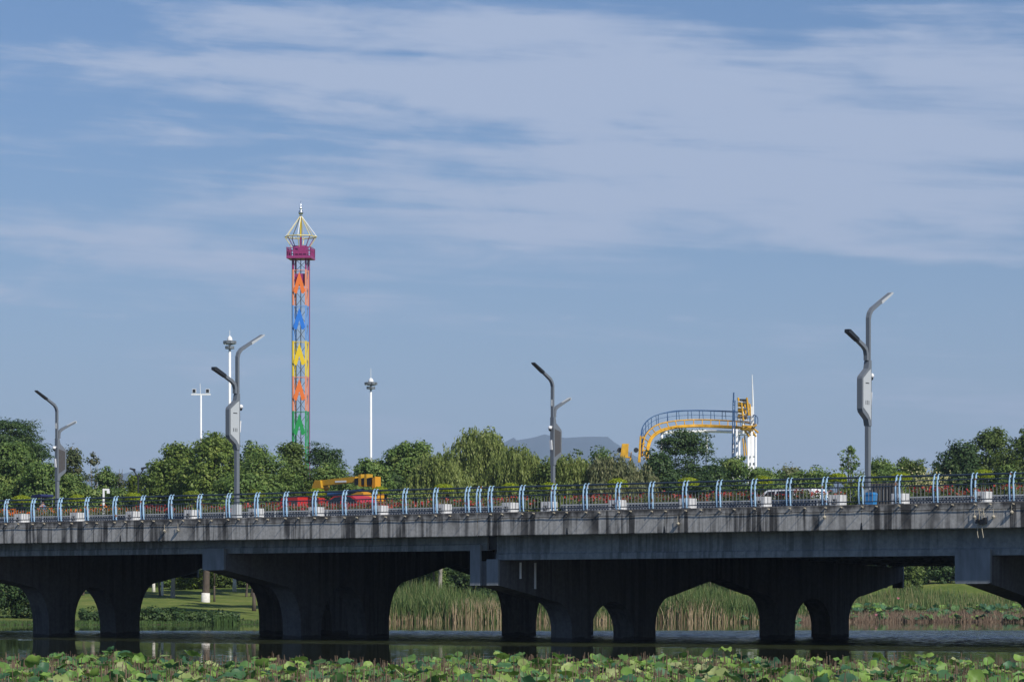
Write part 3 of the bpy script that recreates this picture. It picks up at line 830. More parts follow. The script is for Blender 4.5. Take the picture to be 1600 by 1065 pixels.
# ------------------------------------------------------------------ lamp posts
def lamp(s, n, zb, flip, label):
    root = tag(empty('lamp_post', B(s, n, zb), ROTZ + (math.pi if flip else 0)), label, 'lamp post', 'grey lamp posts on the bridge')
    # local x along the bridge, y towards the road (+)
    hx = .085
    def yz(poly, name, m, parent=root, hx_=hx):
        mb = MB(); mb.prism(poly, 0, -hx_, hx_); return mb.build(name, m, parent)
    mb = MB(); mb.box((-.17, -.18, -.6), (.17, .18, .75)); mb.build('base_box', 'lamp_panel', root)
    yz([(-.10, .75), (.10, .75), (.10, 3.30), (-.10, 3.30)], 'pole', 'lamp_grey')
    body = yz([(-.10, 3.303), (.10, 3.303), (.10, 5.95), (-.08, 5.95), (-.16, 5.62), (-.62, 5.28), (-.66, 5.18), (-.66, 3.98), (-.60, 3.84), (-.18, 3.56)], 'equipment_body', 'lamp_grey', hx_=.12)
    ins = [(.03, 3.52), (.03, 5.60), (-.12, 5.52), (-.57, 5.19), (-.57, 4.03), (-.16, 3.76)]
    mb = MB(); mb.prism(ins, 0, .121, .132); mb.build('cover_panel', 'lamp_panel', body)
    mb = MB(); mb.prism([(.0, 3.75), (.0, 5.3), (-.56, 5.15), (-.56, 4.05)], 0, -.128, -.121); mb.build('screen', 'screen_grey', body)
    mb = MB()
    for k in range(3): mb.box((.133, -.40 + k * .12, 4.15), (.136, -.36 + k * .12, 4.32))
    mb.box((.133, -.40, 5.0), (.136, -.12, 5.04)); mb.build('vent_slots', 'lamp_dark', body)
    # upper stem and arm over the road
    yz([(-.02, 5.953), (.10, 5.953), (.10, 7.62), (.16, 7.80), (.30, 7.96), (1.75, 8.74), (1.75, 8.83), (.26, 8.10), (.06, 7.90), (-.02, 7.68)], 'upper_arm', 'lamp_grey')
    yz([(.95, 8.30), (1.76, 8.73), (1.86, 8.80), (1.84, 8.85), (.93, 8.42)], 'lamp_head', 'lamp_dark' if flip else 'lamp_panel', hx_=.12)  # heads reaching right are coloured pale as if sunlit, the others dark
    # lower arm over the pavement
    yz([(-.20, 5.953), (-.05, 5.953), (-.05, 6.22), (-.13, 6.44), (-.36, 6.60), (-1.55, 7.09), (-1.55, 6.98), (-.42, 6.46), (-.25, 6.34), (-.20, 6.15)], 'lower_arm', 'lamp_grey', hx_=.083)
    yz([(-.85, 6.66), (-1.56, 6.95), (-1.66, 6.98), (-1.64, 7.11), (-1.52, 7.11), (-.83, 6.80)], 'lamp_head', 'lamp_panel' if flip else 'lamp_dark', hx_=.06 if flip else .11)  # again sunlit pale for heads reaching right, dark for the rest
    mb = MB(); mb.box((-.03, .10, 6.55), (.03, .16, 6.9)); mb.build('antenna_box', 'lamp_panel', root)
    mb = MB(); mb.tube([(0, .1, 5.42), (0, .26, 5.42)], .03, 8); mb.lathe([(.05, .12), (.10, .08), (.115, .0), (.08, -.05)], (0, .28, 5.33), 12)
    c = mb.build('security_camera', 'white_plastic', root, smooth=False)
    mb = MB(); mb.lathe([(.08, .0), (.075, -.06), (.04, -.11), (.005, -.12)], (0, .28, 5.278), 12); mb.build('lens_dome', 'black_plastic', c)
    mb = MB(); mb.prism([(.13, 4.15), (.19, 4.15), (.24, 4.68), (.18, 4.68)], 0, -.07, .07); mb.build('white_panel_antenna', 'white_plastic', root)
    return root
lamp(s_of(370, 3.2), 3.2, 5.55, False, 'grey lamp post with two arms and cabinet panel, on the left near side')
lamp(s_of(1356, 3.2), 3.2, 5.55, False, 'tallest grey lamp post with two arms and cabinet panel, at the right')
lamp(s_of(89.5, W - 3.2), W - 3.2, 5.95, True, 'grey lamp post with a dark screen, farthest left on the bridge')
lamp(s_of(864, W - 3.2), W - 3.2, 5.95, True, 'grey lamp post with a dark screen, near the middle in front of the willows')

# litter bin and slatted cabinet by the right lamp post
s = s_of(1361, 2.4); bn = tag(empty('litter_bin', B(s, 2.4, 5.535), ROTZ), 'blue litter bin at the foot of the tall right lamp post', 'bin')
MB().prism([(-.17, 0), (.17, 0), (.2, .5), (-.2, .5)], 1, -.16, .16).build('body', 'bin_blue', bn)
MB().prism([(-.21, .503), (.21, .503), (.16, .6), (-.16, .6)], 1, -.18, .18).build('lid', 'bin_blue', bn)
s = s_of(1383, 2.9); cbn = tag(empty('slatted_cabinet', B(s, 2.9, 5.535), ROTZ), 'dark slatted metal cabinet between lamp post and planter', 'cabinet')
MB().box((-.55, -.2, 0), (.55, .2, .98)).build('body', 'slat_brown', cbn)
sm_ = MB().box((-.03, -.235, .05), (.03, -.202, .95)).mesh('slat', 'slat_brown')
for k in range(8): inst('slat', sm_, cbn, (-.49 + k * .14, 0, 0))

# ------------------------------------------------------------------ vehicles on the bridge
def wheel_m():
    mb = MB(); mb.tube([(0, -.11, 0), (0, .11, 0)], .32, 16); return mb.mesh('wheel', 'tyre')
WM = wheel_m()
rim_m = MB().tube([(0, -.118, 0), (0, .118, 0)], .19, 12).mesh('rim', 'steel')
def wheels(root, spots, k=1.0):
    for x, y in spots:
        w = inst('wheel', WM, root, (x, y, .32 * k), scale=(k, 1, k)); inst('rim', rim_m, w)
def car(s, n, label, paint, prof, glass, width=1.75, flip=False, name='parked_car'):
    root = tag(empty(name, B(s, n, 5.43 + .44 * max(0, min(n, W - n) - 4.4) / 12.8), ROTZ + (math.pi if flip else 0)), label, 'car')
    mb = MB(); h = width / 2
    i = 0; n_ = len(prof)
    # body with tumblehome: side outline at two widths
    ring = lambda yy, ins: [(x, yy - (ins * max(0, z - .95) * (1 if yy > 0 else -1)), z) for x, z in prof]
    a = ring(-h, .28); b = ring(h, .28)
    mb.v += a + b; mb.f.append(tuple(range(n_))); mb.f.append(tuple(range(n_, 2 * n_))[::-1])
    for k in range(n_):
        k2 = (k + 1) % n_; mb.f.append((k2, k, n_ + k, n_ + k2))
    mb.build('body', paint, root)
    for g in glass:
        for sg in (-1, 1):
            q = [(x, sg * (h - .28 * max(0, z - .95) + .006), z) for x, z in g]
            m2 = MB(); j = 0; m2.v += q; m2.f.append(tuple(range(len(q)))); m2.build('side_window', 'car_glass', root)
    wheels(root, [(-1.3, -h + .1), (1.35, -h + .1), (-1.3, h - .1), (1.35, h - .1)])
    for sg in (-1, 1):
        MB().box((prof[0][0] - .02, sg * .6 - .18, .62), (prof[0][0] + .05, sg * .6 + .18, .76)).build('headlight', 'white_plastic', root)
    return root
van_prof = [(-2.2, .35), (-2.22, .85), (-2.0, 1.05), (-1.45, 1.12), (-.85, 1.62), (-.55, 1.70), (1.0, 1.72), (1.75, 1.66), (2.15, 1.15), (2.2, .85), (2.2, .35)]
van_glass = [[(-1.2, 1.14), (-.78, 1.56), (-.35, 1.58), (-.35, 1.14)], [(-.25, 1.14), (-.25, 1.58), (.75, 1.60), (.75, 1.14)], [(.85, 1.14), (.85, 1.60), (1.55, 1.56), (1.9, 1.14)]]
car(s_of(1232, 26), 26, 'white car with roof showing above the red flowers at the right', 'car_white', van_prof, van_glass, name='white_car')
sed_prof = [(-2.3, .35), (-2.32, .72), (-2.1, .90), (-1.15, 1.0), (-.45, 1.42), (.0, 1.48), (.7, 1.46), (1.55, 1.05), (2.15, 1.0), (2.28, .75), (2.25, .35)]
sed_glass = [[(-.95, 1.02), (-.40, 1.38), (.08, 1.41), (.08, 1.02)], [(.16, 1.02), (.16, 1.41), (.66, 1.39), (1.3, 1.04)]]
car(s_of(546, 20), 20, 'red saloon car passing below the yellow crane boom', 'car_red', sed_prof, sed_glass, name='red_car')

# truck crane
CN = 26.0
cr_s = s_of(541, CN)
tr = tag(empty('crane_truck', B(cr_s, CN, 5.46), ROTZ), 'truck crane with folded yellow boom and red cab behind the railing', 'crane')
kx = 1 / 24.0                                     # metres per photo pixel along the bridge at that lane
X = lambda px: (px - 541) * kx
MB().box((X(448), -1.15, .55), (X(620), 1.15, .85)).build('chassis', 'tyre', tr)
cab = MB().prism([(X(447), .75), (X(447), 1.55), (X(452), 2.02), (X(480), 2.06), (X(481), .75)], 1, -1.15, 1.15).build('cab', 'car_red', tr)
MB().prism([(X(451), 1.35), (X(454), 1.92), (X(463), 1.94), (X(463), 1.35)], 1, -1.16, -1.153).build('cab_window', 'car_glass', cab)
MB().prism([(X(470), 1.30), (X(470), 1.80), (X(479), 1.80), (X(479), 1.30)], 1, -1.16, -1.153).build('cab_vent', 'screen_grey', cab)
bm = MB().prism([(X(499), 2.62), (X(505), 2.70), (X(560), 2.84), (X(560), 3.14), (X(497), 2.98), (X(492), 2.88)], 1, -.2, .2).build('boom', 'crane_yellow', tr)
MB().prism([(X(486), 2.05), (X(490), 2.72), (X(494), 3.0), (X(503), 2.98), (X(505), 2.55), (X(496), 2.25), (X(494), 2.03)], 1, -.36, .36).build('boom_tip', 'crane_yellow', bm)
for a, b in ((560.2, 567), (571.5, 577), (581, 588)):
    MB().prism([(X(a), 2.66), (X(b), 2.68), (X(b), 3.06), (X(a), 3.02)], 1, -.26, .26).build('boom_section', 'black_plastic', bm)
for a, b in ((567.1, 571.4), (577.1, 580.9)):
    MB().prism([(X(a), 2.58), (X(b), 2.58), (X(b), 3.25), (X(a), 3.22)], 1, -.27, .27).build('boom_collar', 'crane_yellow', bm)
MB().prism([(X(590), 2.25), (X(595), 2.25), (X(595), 3.1), (X(590), 3.0)], 1, -.24, .24).build('boom_foot', 'crane_orange', bm)
MB().tube([(X(512), -.1, 2.20), (X(548), -.1, 2.30), (X(572), -.1, 2.36)], .10, 10).build('hydraulic_ram', 'coaster_blue', tr)
MB().prism([(X(559), .86), (X(588), .86), (X(588), 2.2), (X(580), 2.28), (X(566), 2.1), (X(562), 1.5)], 1, -.9, .9).build('turret', 'crane_orange', tr)
MB().box((X(512), -1.1, .86), (X(557), 1.1, 1.45)).build('engine_housing', 'slat_brown', tr)
MB().box((X(526), -.215, 2.84), (X(545), -.203, 2.93)).build('boom_sign', 'white_plastic', tr)
wheels(tr, [(X(460), -1.0), (X(460), 1.0), (X(560), -1.0), (X(560), 1.0), (X(595), -1.0), (X(595), 1.0)], 1.4)

# cargo tricycle with a blue canopy and its rider
TN = 8.0
ts = s_of(66, TN); tri = tag(empty('tricycle', B(ts, TN, 5.46), ROTZ), 'small tricycle under a dark blue canopy behind the orange flowers', 'tricycle')
MB().prism([(-.36, 1.62), (.36, 1.66), (.38, 1.72), (.30, 1.80), (-.30, 1.77), (-.38, 1.68)], 1, -.45, .45).build('canopy', 'canopy_navy', tri)
for x in (-.33, .33):
    for y in (-.4, .4): MB().tube([(x, y, .6), (x, y, 1.63)], .016, 6).build('canopy_post', 'steel', tri)
MB().box((-.55, -.42, .38), (.5, .42, .62)).build('body', 'canopy_navy', tri)
MB().tube([(-.55, 0, .5), (-.85, 0, .85), (-.72, 0, 1.05)], .025, 6).build('steering_column', 'steel', tri)
wheels(tri, [(-.85, 0), (.35, -.42), (.35, .42)], .75)
rd = tag(empty('person', B(ts + .05, TN, 5.46), ROTZ), 'person in a blue shirt sitting on the tricycle under the canopy', 'person')
def skin_body(name, joints, edges, m, parent, root_i=0):
    me = bpy.data.meshes.new(name); me.from_pydata([j[:3] for j in joints], edges, [])
    me.materials.append(MATS[m]); o = bpy.data.objects.new(name, me); col.objects.link(o); o.parent = parent
    md = o.modifiers.new('skin', 'SKIN')
    if not me.skin_vertices: me.attributes  # the modifier adds the layer
    for k, sv in enumerate(me.skin_vertices[0].data):
        sv.radius = (joints[k][3], joints[k][3]); sv.use_root = (k == root_i)
    ss = o.modifiers.new('smooth', 'SUBSURF'); ss.levels = 1; ss.render_levels = 1
    return o
J = [(.05, 0, .72, .15), (.03, 0, .95, .14), (0, 0, 1.15, .15), (-.01, 0, 1.27, .06), (-.03, 0, 1.36, .085), (-.04, 0, 1.46, .08),
     (0, -.19, 1.17, .06), (-.12, -.24, .98, .05), (-.36, -.2, .98, .04), (-.44, -.18, 1.0, .035),
     (0, .19, 1.17, .06), (-.12, .24, .98, .05), (-.36, .2, .98, .04), (-.44, .18, 1.0, .035),
     (0, -.1, .70, .09), (-.36, -.12, .72, .075), (-.40, -.12, .36, .05), (-.5, -.12, .33, .04),
     (0, .1, .70, .09), (-.36, .12, .72, .075), (-.40, .12, .36, .05), (-.5, .12, .33, .04)]
E = [(0, 1), (1, 2), (2, 3), (3, 4), (4, 5), (2, 6), (6, 7), (7, 8), (8, 9), (2, 10), (10, 11), (11, 12), (12, 13), (0, 14), (14, 15), (15, 16), (16, 17), (0, 18), (18, 19), (19, 20), (20, 21)]
me_tmp = None
try:
    bpy.context.view_layer.update()
    body = None
    me_b = bpy.data.meshes.new('body'); me_b.from_pydata([j[:3] for j in J], E, []); me_b.materials.append(MATS['skin'])
    body = bpy.data.objects.new('body', me_b); col.objects.link(body); body.parent = rd
    body.modifiers.new('skin', 'SKIN')
    if len(me_b.skin_vertices) == 0:
        bpy.context.view_layer.objects.active = body; body.select_set(True)
        bpy.ops.mesh.customdata_skin_add(); body.select_set(False)
    for k, sv in enumerate(me_b.skin_vertices[0].data):
        sv.radius = (J[k][3], J[k][3]); sv.use_root = (k == 0)
    body.modifiers.new('smooth', 'SUBSURF').render_levels = 1
except Exception as ex:
    print('skin fallback', ex)
MB().lathe([(.145, .72), (.175, .85), (.165, 1.0), (.19, 1.14), (.10, 1.24), (.07, 1.26)], (.02, 0, 0), 12).build('shirt', 'shirt_blue', rd, smooth=True)
MB().lathe([(.10, 1.42), (.105, 1.47), (.09, 1.53), (.04, 1.56)], (-.02, 0, 0), 12).build('hair', 'black_plastic', rd, smooth=True)

# white bracket post with a traffic camera beyond the far edge of the bridge
c_ = at(162, 775, 212); cp = tag(empty('camera_post', (c_.x, 212, 2.6), 0), 'white right-angled post carrying a small camera, left of the round shrub', 'camera post')
zt_ = at(162, 763, 212).z - 2.6
MB().box((-.06, -.06, 0), (.06, .06, zt_)).build('post', 'white_paint', cp)
MB().box((.063, -.05, zt_ - .12), (.38, .05, zt_ - .005)).build('arm', 'white_paint', cp)
MB().box((.22, -.08, zt_ - .32), (.40, .08, zt_ - .125)).build('camera', 'white_plastic', cp)
cp.location.z = 0.0 + 2.6
# dark twin park lamp
c_ = at(216, 745, 275); pk = tag(empty('park_lamp', (c_.x, 275, float(ground_z(np.array([c_.x]), np.array([275.]))[0])), 0), 'dark park lamp with two spread heads left of the round camphor tree', 'street lamp')
h_ = at(216, 742, 275).z - pk.location.z
MB().tube([(0, 0, 0), (0, 0, h_)], .07, 8).build('pole', 'lamp_dark', pk)
for sg, hh_ in ((-1, .45), (1, .55)):
    MB().tube([(0, 0, h_ - .3), (sg * .25, 0, h_ + .2), (sg * .45, 0, h_ + hh_)], .05, 6).build('arm', 'lamp_dark', pk)
    MB().prism([(sg * .25, h_ + hh_ - .12), (sg * .75, h_ + hh_ + .08), (sg * .72, h_ + hh_ + .2), (sg * .25, h_ + hh_ + .1)], 1, -.12, .12).build('lamp_head', 'lamp_dark', pk)

# ------------------------------------------------------------------ high masts
def high_mast(x, top_y, ring_y, Z, label):
    c = at(x, 900, Z); gz = 3.1; root = tag(empty('high_mast', (c.x, Z, gz), 0), label, 'light mast', 'white light masts in the park')
    H = at(x, ring_y, Z).z - gz; px = Z / F
    MB().tube([(0, 0, 0), (0, 0, H * .5), (0, 0, H)], [.24, .19, .15], 14).build('pole', 'white_paint', root, smooth=True)
    r = 8.6 * px
    MB().lathe([(r * .5, .35), (r * .45, .62), (r * .25, .85), (.03, .95)], (0, 0, H), 16).build('dome', 'white_plastic', root)
    MB().lathe([(r * .62, -.1), (r * .62, .33), (r * .5, .34), (r * .5, -.1)], (0, 0, H), 16).build('ring', 'lamp_grey', root)
    MB().tube([(0, 0, H + .9), (0, 0, H + .9 + (ring_y - top_y - 8) * px)], .035, 6).build('lightning_rod', 'white_paint', root)
    hm = MB().box((-.24, -.14, -.17), (.24, .14, .17)).mesh('floodlight', 'lamp_grey')
    for k in range(10):
        a = 2 * math.pi * (k + .3) / 10
        inst('floodlight', hm, root, (math.cos(a) * r * .98, math.sin(a) * r * .98, H + .1), a + math.pi / 2)
    for k in range(6):
        a = 2 * math.pi * k / 6
        inst('floodlight', hm, root, (math.cos(a) * r * .6, math.sin(a) * r * .6, H - .55), a + math.pi / 2)
    for k in range(5):
        a = 2 * math.pi * (k + .5) / 5
        MB().tube([(0, 0, H - .2), (math.cos(a) * r, math.sin(a) * r, H - .12)], .05, 5).build('bracket', 'white_paint', root)
high_mast(359, 519, 536, 400, 'white high mast with ring of floodlights behind the left lamp post')
high_mast(579.5, 577, 600, 470, 'white high mast with ring of floodlights right of the colourful tower')
Z = 340; c = at(314, 900, Z); tm = tag(empty('floodlight_mast', (c.x, Z, 3.1), 0), 'slim white T-shaped mast with two floodlights above the camphor tree', 'light mast', 'white light masts in the park')
H = at(314, 617, Z).z - 3.1
MB().tube([(0, 0, 0), (0, 0, H)], [.15, .09], 10).build('pole', 'white_paint', tm, smooth=True)
MB().box((-1.05, -.07, H), (1.05, .07, H + .14)).build('crossbar', 'white_paint', tm)
MB().tube([(-.05, 0, H + .14), (-.1, 0, H + 1.25)], .03, 6).build('lightning_rod', 'white_paint', tm)
for sg in (-1, 1):
    f = MB().box((sg * .72 - .2, -.14, H + .22), (sg * .72 + .2, .14, H + .66)).build('floodlight', 'white_plastic', tm)
    MB().box((sg * .72 - .16, -.16, H + .26), (sg * .72 + .16, -.142, H + .62)).build('lens', 'lamp_dark', f)

# ------------------------------------------------------------------ drop tower ride
Z = 450; px = Z / F
c = at(470, 900, Z); gz = 3.1
tw = tag(empty('drop_tower', (c.x, Z, gz), R(-7)), 'tall lattice drop tower in rainbow colours with a crown on top', 'ride tower')
yz_ = lambda y: at(470, y, Z).z - gz
hw = .90
bands = [(1000, 697, 'green'), (697, 642, 'green'), (642, 588, 'orange'), (588, 533, 'yellow'), (533, 477.5, 'blue'), (477.5, 421.5, 'orange'), (421.5, 402, 'purple')]
for y0, y1, cname in bands:
    za, zb = max(0, yz_(y0)), yz_(y1) - .02
    pale = 'ride_' + (cname + '_pale' if cname != 'purple' else 'purple')
    sec = empty('tower_section', (0, 0, 0)); sec.parent = tw
    for sx_ in (-1, 1):
        for sy_ in (-1, 1):
            MB().box((sx_ * hw - .11, sy_ * hw - .11, za), (sx_ * hw + .11, sy_ * hw + .11, zb)).build('chord', pale, sec)
    nb = max(1, round((zb - za) / 2.5)); 
    for b_ in range(nb):
        z0 = za + (zb - za) * b_ / nb; z1 = za + (zb - za) * (b_ + 1) / nb
        mb = MB()
        for sg in (-1, 1):
            mb.tube([(-hw + .18, sg * hw, z1 - .1), (hw - .18, sg * hw, z1 - .1)], .038, 5); mb.tube([(sg * hw, -hw + .18, z1 - .1), (sg * hw, hw - .18, z1 - .1)], .034, 5)
        mb.build('strut_ring', pale, sec)
        mb = MB()
        for sg in (-1, 1):
            mb.tube([(-hw * sg, sg * hw, z0), (hw * sg, sg * hw, z1 - .1)], .035, 5); mb.tube([(sg * hw, -hw, z0), (sg * hw, hw, z1 - .1)], .03, 5)
            pass
        mb.build('bracing', 'slat_brown', sec)
    MB().tube([(0, 0, za), (0, 0, zb)], .06, 6).build('guide_cable', 'lamp_dark', sec)
    if y0 - y1 > 40 and y0 < 900:
        zt_ = yz_(y1 + 4); zb_ = yz_(y1 + 38)
        h_ = zt_ - zb_
        poly = [(0, zt_), (.42, zt_ - h_ * .42), (.84, zb_ + .35), (.62, zb_), (.34, zb_), (0, zt_ - h_ * .56), (-.34, zb_), (-.62, zb_), (-.84, zb_ + .35), (-.42, zt_ - h_ * .42)]
        MB().prism(poly, 1, -hw - .30, -hw - .19).build('arrow_panel', 'ride_' + cname, sec)
# magenta carriage parked behind the top arrow
MB().box((-.78, -.6, yz_(446)), (.78, .6, yz_(428))).build('carriage', 'ride_purple', tw)
# platform
zp = yz_(405); zq = yz_(388); hp = 1.75
pf = MB().box((-hp, -hp, zp), (hp, hp, zp + .35)).build('platform', 'ride_purple', tw)
for k in range(7):
    q = -hp + .06 + k * (2 * hp - .12) / 6
    for p_ in ((q, -hp + .06), (q, hp - .06), (-hp + .06, q), (hp - .06, q)):
        MB().box((p_[0] - .05, p_[1] - .05, zp + .352), (p_[0] + .05, p_[1] + .05, zq - .08)).build('railing_post', 'ride_purple', pf)
for sg in (-1, 1):
    for zz in (zq - .07, (zp + zq) / 2 + .2):
        MB().box((-hp, sg * (hp - .06) - .05, zz - .03), (hp, sg * (hp - .06) + .05, zz + .06)).build('handrail', 'ride_purple', pf)
        MB().box((sg * (hp - .06) - .045, -hp, zz + .065), (sg * (hp - .06) + .045, hp, zz + .13)).build('handrail', 'ride_purple', pf)
MB().box((-.95, -.95, zp + .36), (.95, .95, zq + .3)).build('winch_house', 'ride_purple', tw)
# crown
zr = yz_(370); za_ = yz_(337.5); rc_ = 25 * px
crn = empty('crown_frame', (0, 0, 0)); crn.parent = tw
ring = [(math.cos(2 * math.pi * k / 8) * rc_, math.sin(2 * math.pi * k / 8) * rc_, zr) for k in range(9)]
for k in range(8):
    a, b = ring[k], ring[k + 1]
    MB().tube([a, b], .09, 6).build('ring_bar', 'crown_gold', crn)
    MB().tube([a, (a[0] * .04, a[1] * .04, za_)], .06, 6).build('upper_bar', 'crown_gold' if k % 2 else 'white_paint', crn)
    MB().tube([a, (a[0] * .55, a[1] * .55, zq + .1)], .06, 6).build('lower_bar', 'ride_purple' if k % 2 else 'crown_gold', crn)
MB().tube([(0, 0, zq), (0, 0, zr)], .16, 8).build('centre_post', 'ride_purple', crn)
MB().tube([(0, 0, zr), (0, 0, za_)], .15, 8).build('centre_post', 'ride_yellow', crn)
q = lambda y: yz_(y)
MB().lathe([(.25, q(337)), (.1, q(336)), (.3, q(334.5)), (.36, q(332)), (.28, q(329.5)), (.1, q(328.3)), (.2, q(326.5)), (.19, q(325)), (.08, q(323.8)), (.13, q(322.5)), (.1, q(321)), (.05, q(319.5)), (.02, q(314))], n=12).build('finial', 'steel', tw, smooth=True)
MB().tube([(-1.1, -.8, 0), (-1.1, -.8, yz_(405))], .05, 6).build('cable', 'lamp_dark', tw)
MB().tube([(1.12, .8, 0), (1.12, .8, yz_(405))], .05, 6).build('cable', 'ride_purple', tw)

# ------------------------------------------------------------------ roller coaster
Z = 400
rcz = 3.1
rc = tag(empty('roller_coaster', (at(1090, 900, Z).x, Z, rcz), 0), 'yellow roller coaster track on white columns with blue walkway', 'roller coaster')
def rp(x, y, d=0.0):
    v = at(x, y, Z + d); return Vector((v.x - rc.location.x, v.y - Z, v.z - rcz))
zx = lambda X_, Y_: (950 + X_ / 5.604, 570 + Y_ / 5.604)
spine = [(345, 830, -2), (352, 740, 0), (372, 665, 2), (410, 615, 4.5), (470, 578, 7), (560, 552, 9.5), (650, 541, 11), (750, 536, 12), (850, 536, 12), (950, 540, 11.5), (1050, 545, 10), (1150, 552, 7.5), (1225, 562, 4), (1262, 566, 0), (1230, 566, -4), (1170, 560, -6)]
upper = [(300, 800, -4), (308, 700, -2), (325, 625, .5), (370, 565, 4), (440, 520, 7.5), (540, 496, 10.5), (640, 484, 12.5), (750, 479, 13.5), (850, 479, 13.5), (950, 482, 13), (1050, 487, 11.5), (1150, 494, 9), (1240, 506, 5), (1300, 525, 0), (1262, 535, -5), (1180, 530, -7.5)]
def smooth(ps, m=4):
    P_ = [rp(*zx(a, b), d) for a, b, d in ps]; out = []
    for k in range(len(P_) - 1):
        p0, p1, p2, p3 = P_[max(0, k - 1)], P_[k], P_[k + 1], P_[min(len(P_) - 1, k + 2)]
        for j in range(m):
            t = j / m
            out.append(.5 * ((2 * p1) + (p2 - p0) * t + (2 * p0 - 5 * p1 + 4 * p2 - p3) * t * t + (3 * p1 - p0 - 3 * p2 + p3) * t ** 3))
    out.append(P_[-1]); return out
SP = smooth(spine); UP = smooth(upper)
MB().tube(SP, .17, 10).build('track_spine', 'coaster_yellow', rc, smooth=True)
MB().tube(UP, .09, 8).build('rail', 'coaster_yellow', rc, smooth=True)
MB().tube([a * .72 + b * .28 + Vector((0, -.5, -.1)) for a, b in zip(SP, UP)], .10, 8).build('rail', 'coaster_yellow', rc, smooth=True)
for k in range(1, len(SP) - 1, 3):
    MB().tube([SP[k], UP[k]], [.09, .06], 6).build('tie', 'coaster_yellow', rc)
# walkway outside the upper rail
wk = [u + Vector((0, .35, .08)) for u in UP]
mb = MB()
for k in range(len(wk) - 1):
    a, b = wk[k], wk[k + 1]; o_ = Vector((-.15, .9, .0))
    mb.quad(a, b, b + o_, a + o_); mb.quad(a - Vector((0, 0, .1)), a + o_ - Vector((0, 0, .1)), b + o_ - Vector((0, 0, .1)), b - Vector((0, 0, .1))); mb.quad(a - Vector((0, 0, .1)), b - Vector((0, 0, .1)), b, a)
mb.build('walkway', 'coaster_blue', rc)
o_ = Vector((-.15, .9, 0))
MB().tube([w + o_ + Vector((-.1, 0, 1.15)) for w in wk], .045, 5).build('handrail', 'coaster_blue', rc)
MB().tube([w + o_ + Vector((-.05, 0, .6)) for w in wk], .03, 5).build('handrail', 'coaster_blue', rc)
for k in range(0, len(wk), 4):
    MB().tube([wk[k] + o_, wk[k] + o_ + Vector((-.1, 0, 1.17))], .04, 5).build('handrail_post', 'coaster_blue', rc)
# outer high handrail
oh = [(290, 620, -1), (298, 555, 1), (330, 500, 4), (380, 460, 7), (440, 434, 9), (520, 414, 12), (600, 401, 14), (700, 397, 15), (800, 396, 15), (900, 398, 14.5), (1000, 401, 13.5), (1100, 405, 11), (1200, 415, 7), (1290, 440, 2), (1312, 470, -2)]
OH = smooth(oh)
MB().tube(OH, .06, 5).build('handrail', 'coaster_blue', rc)
for k in range(0, len(OH), 4):
    j = min(len(UP) - 1, int(k / len(OH) * len(UP)) + 3); e_ = Vector((OH[k].x, OH[k].y, UP[j].z if k > 3 else OH[k].z - 2))
    tgt = min(UP, key=lambda u: abs(u.x - OH[k].x) + (0 if u.y > -3 else 5)); e_.z = tgt.z
    MB().tube([OH[k], e_], .05, 5).build('handrail_post', 'coaster_blue', rc)
# white support columns and beams
for X_, Y_, d in ((470, 585, 8), (862, 570, 12), (1095, 555, 4), (1127, 560, 0), (1150, 560, 6), (1228, 585, -1), (1242, 585, 2), (1258, 580, -3), (1272, 575, 3), (1294, 600, 0)):
    t_ = rp(*zx(X_, Y_), d); MB().tube([(t_.x, t_.y, 0), (t_.x, t_.y, t_.z)], .13 if X_ > 1000 else .16, 10).build('column', 'white_paint', rc, smooth=True)
MB().tube([rp(*zx(466, 596), 8), rp(*zx(862, 578), 12)], .2, 8).build('crossbeam', 'white_paint', rc)
MB().tube([rp(*zx(862, 578), 12), rp(*zx(1240, 588), 2)], .2, 8).build('crossbeam', 'white_paint', rc)
for Y_ in (610, 800, 858, 870):
    MB().tube([rp(*zx(1090 if Y_ < 700 else 1185, Y_), 4), rp(*zx(1295, Y_ + 2), 0)], .1, 8).build('crossbeam', 'white_paint', rc)
# lift structure: upright yellow track ends, lattice and blue stair
for X_, Y0, Y1, d in ((1140, 285, 480, 2), (1168, 330, 490, 0), (1193, 320, 470, 3), (1215, 285, 440, 1), (1240, 340, 500, 2), (1195, 620, 790, 3), (1180, 640, 830, 5)):
    a, b = rp(*zx(X_, Y0), d), rp(*zx(X_ + 18, Y1), d); MB().tube([a, b], .13 if Y0 < 500 else .09, 8).build('lift_track', 'coaster_yellow', rc)
for k in range(7):
    y = 320 + k * 26
    MB().tube([rp(*zx(1138, y), 2), rp(*zx(1236, y + 14 * (-1) ** k), 1)], .09, 6).build('lift_tie', 'coaster_yellow' if k % 2 else 'white_paint', rc)
for X_ in (1095, 1112):
    MB().tube([rp(*zx(X_, 310), -1), rp(*zx(X_ - 10, 930), -1)], .065, 6).build('stair_post', 'coaster_blue', rc)
for k in range(14):
    y = 322 + k * 34
    MB().tube([rp(*zx(1094 - k * .7, y), -1), rp(*zx(1111 - k * .7, y + 12 * (-1) ** k), -1)], .045, 5).build('stair_step', 'coaster_blue', rc)
MB().tube([rp(*zx(1101, 240), -1), rp(*zx(1099, 320), -1)], .09, 6).build('stair_mast', 'coaster_blue', rc)
MB().box(tuple(rp(*zx(1150, 420), 3)[i] if i < 2 else rp(*zx(1150, 470), 3)[2] for i in range(3)), tuple((rp(*zx(1200, 470), 6)[0], rp(*zx(1200, 470), 6)[1], rp(*zx(1200, 310), 6)[2]))).build('chain_housing', 'lamp_dark', rc)
for X_ in (1255, 1180):
    MB().tube([rp(*zx(X_, 365), 2), rp(*zx(X_ + 3, 600), 2)], .15, 8).build('column', 'white_paint', rc)
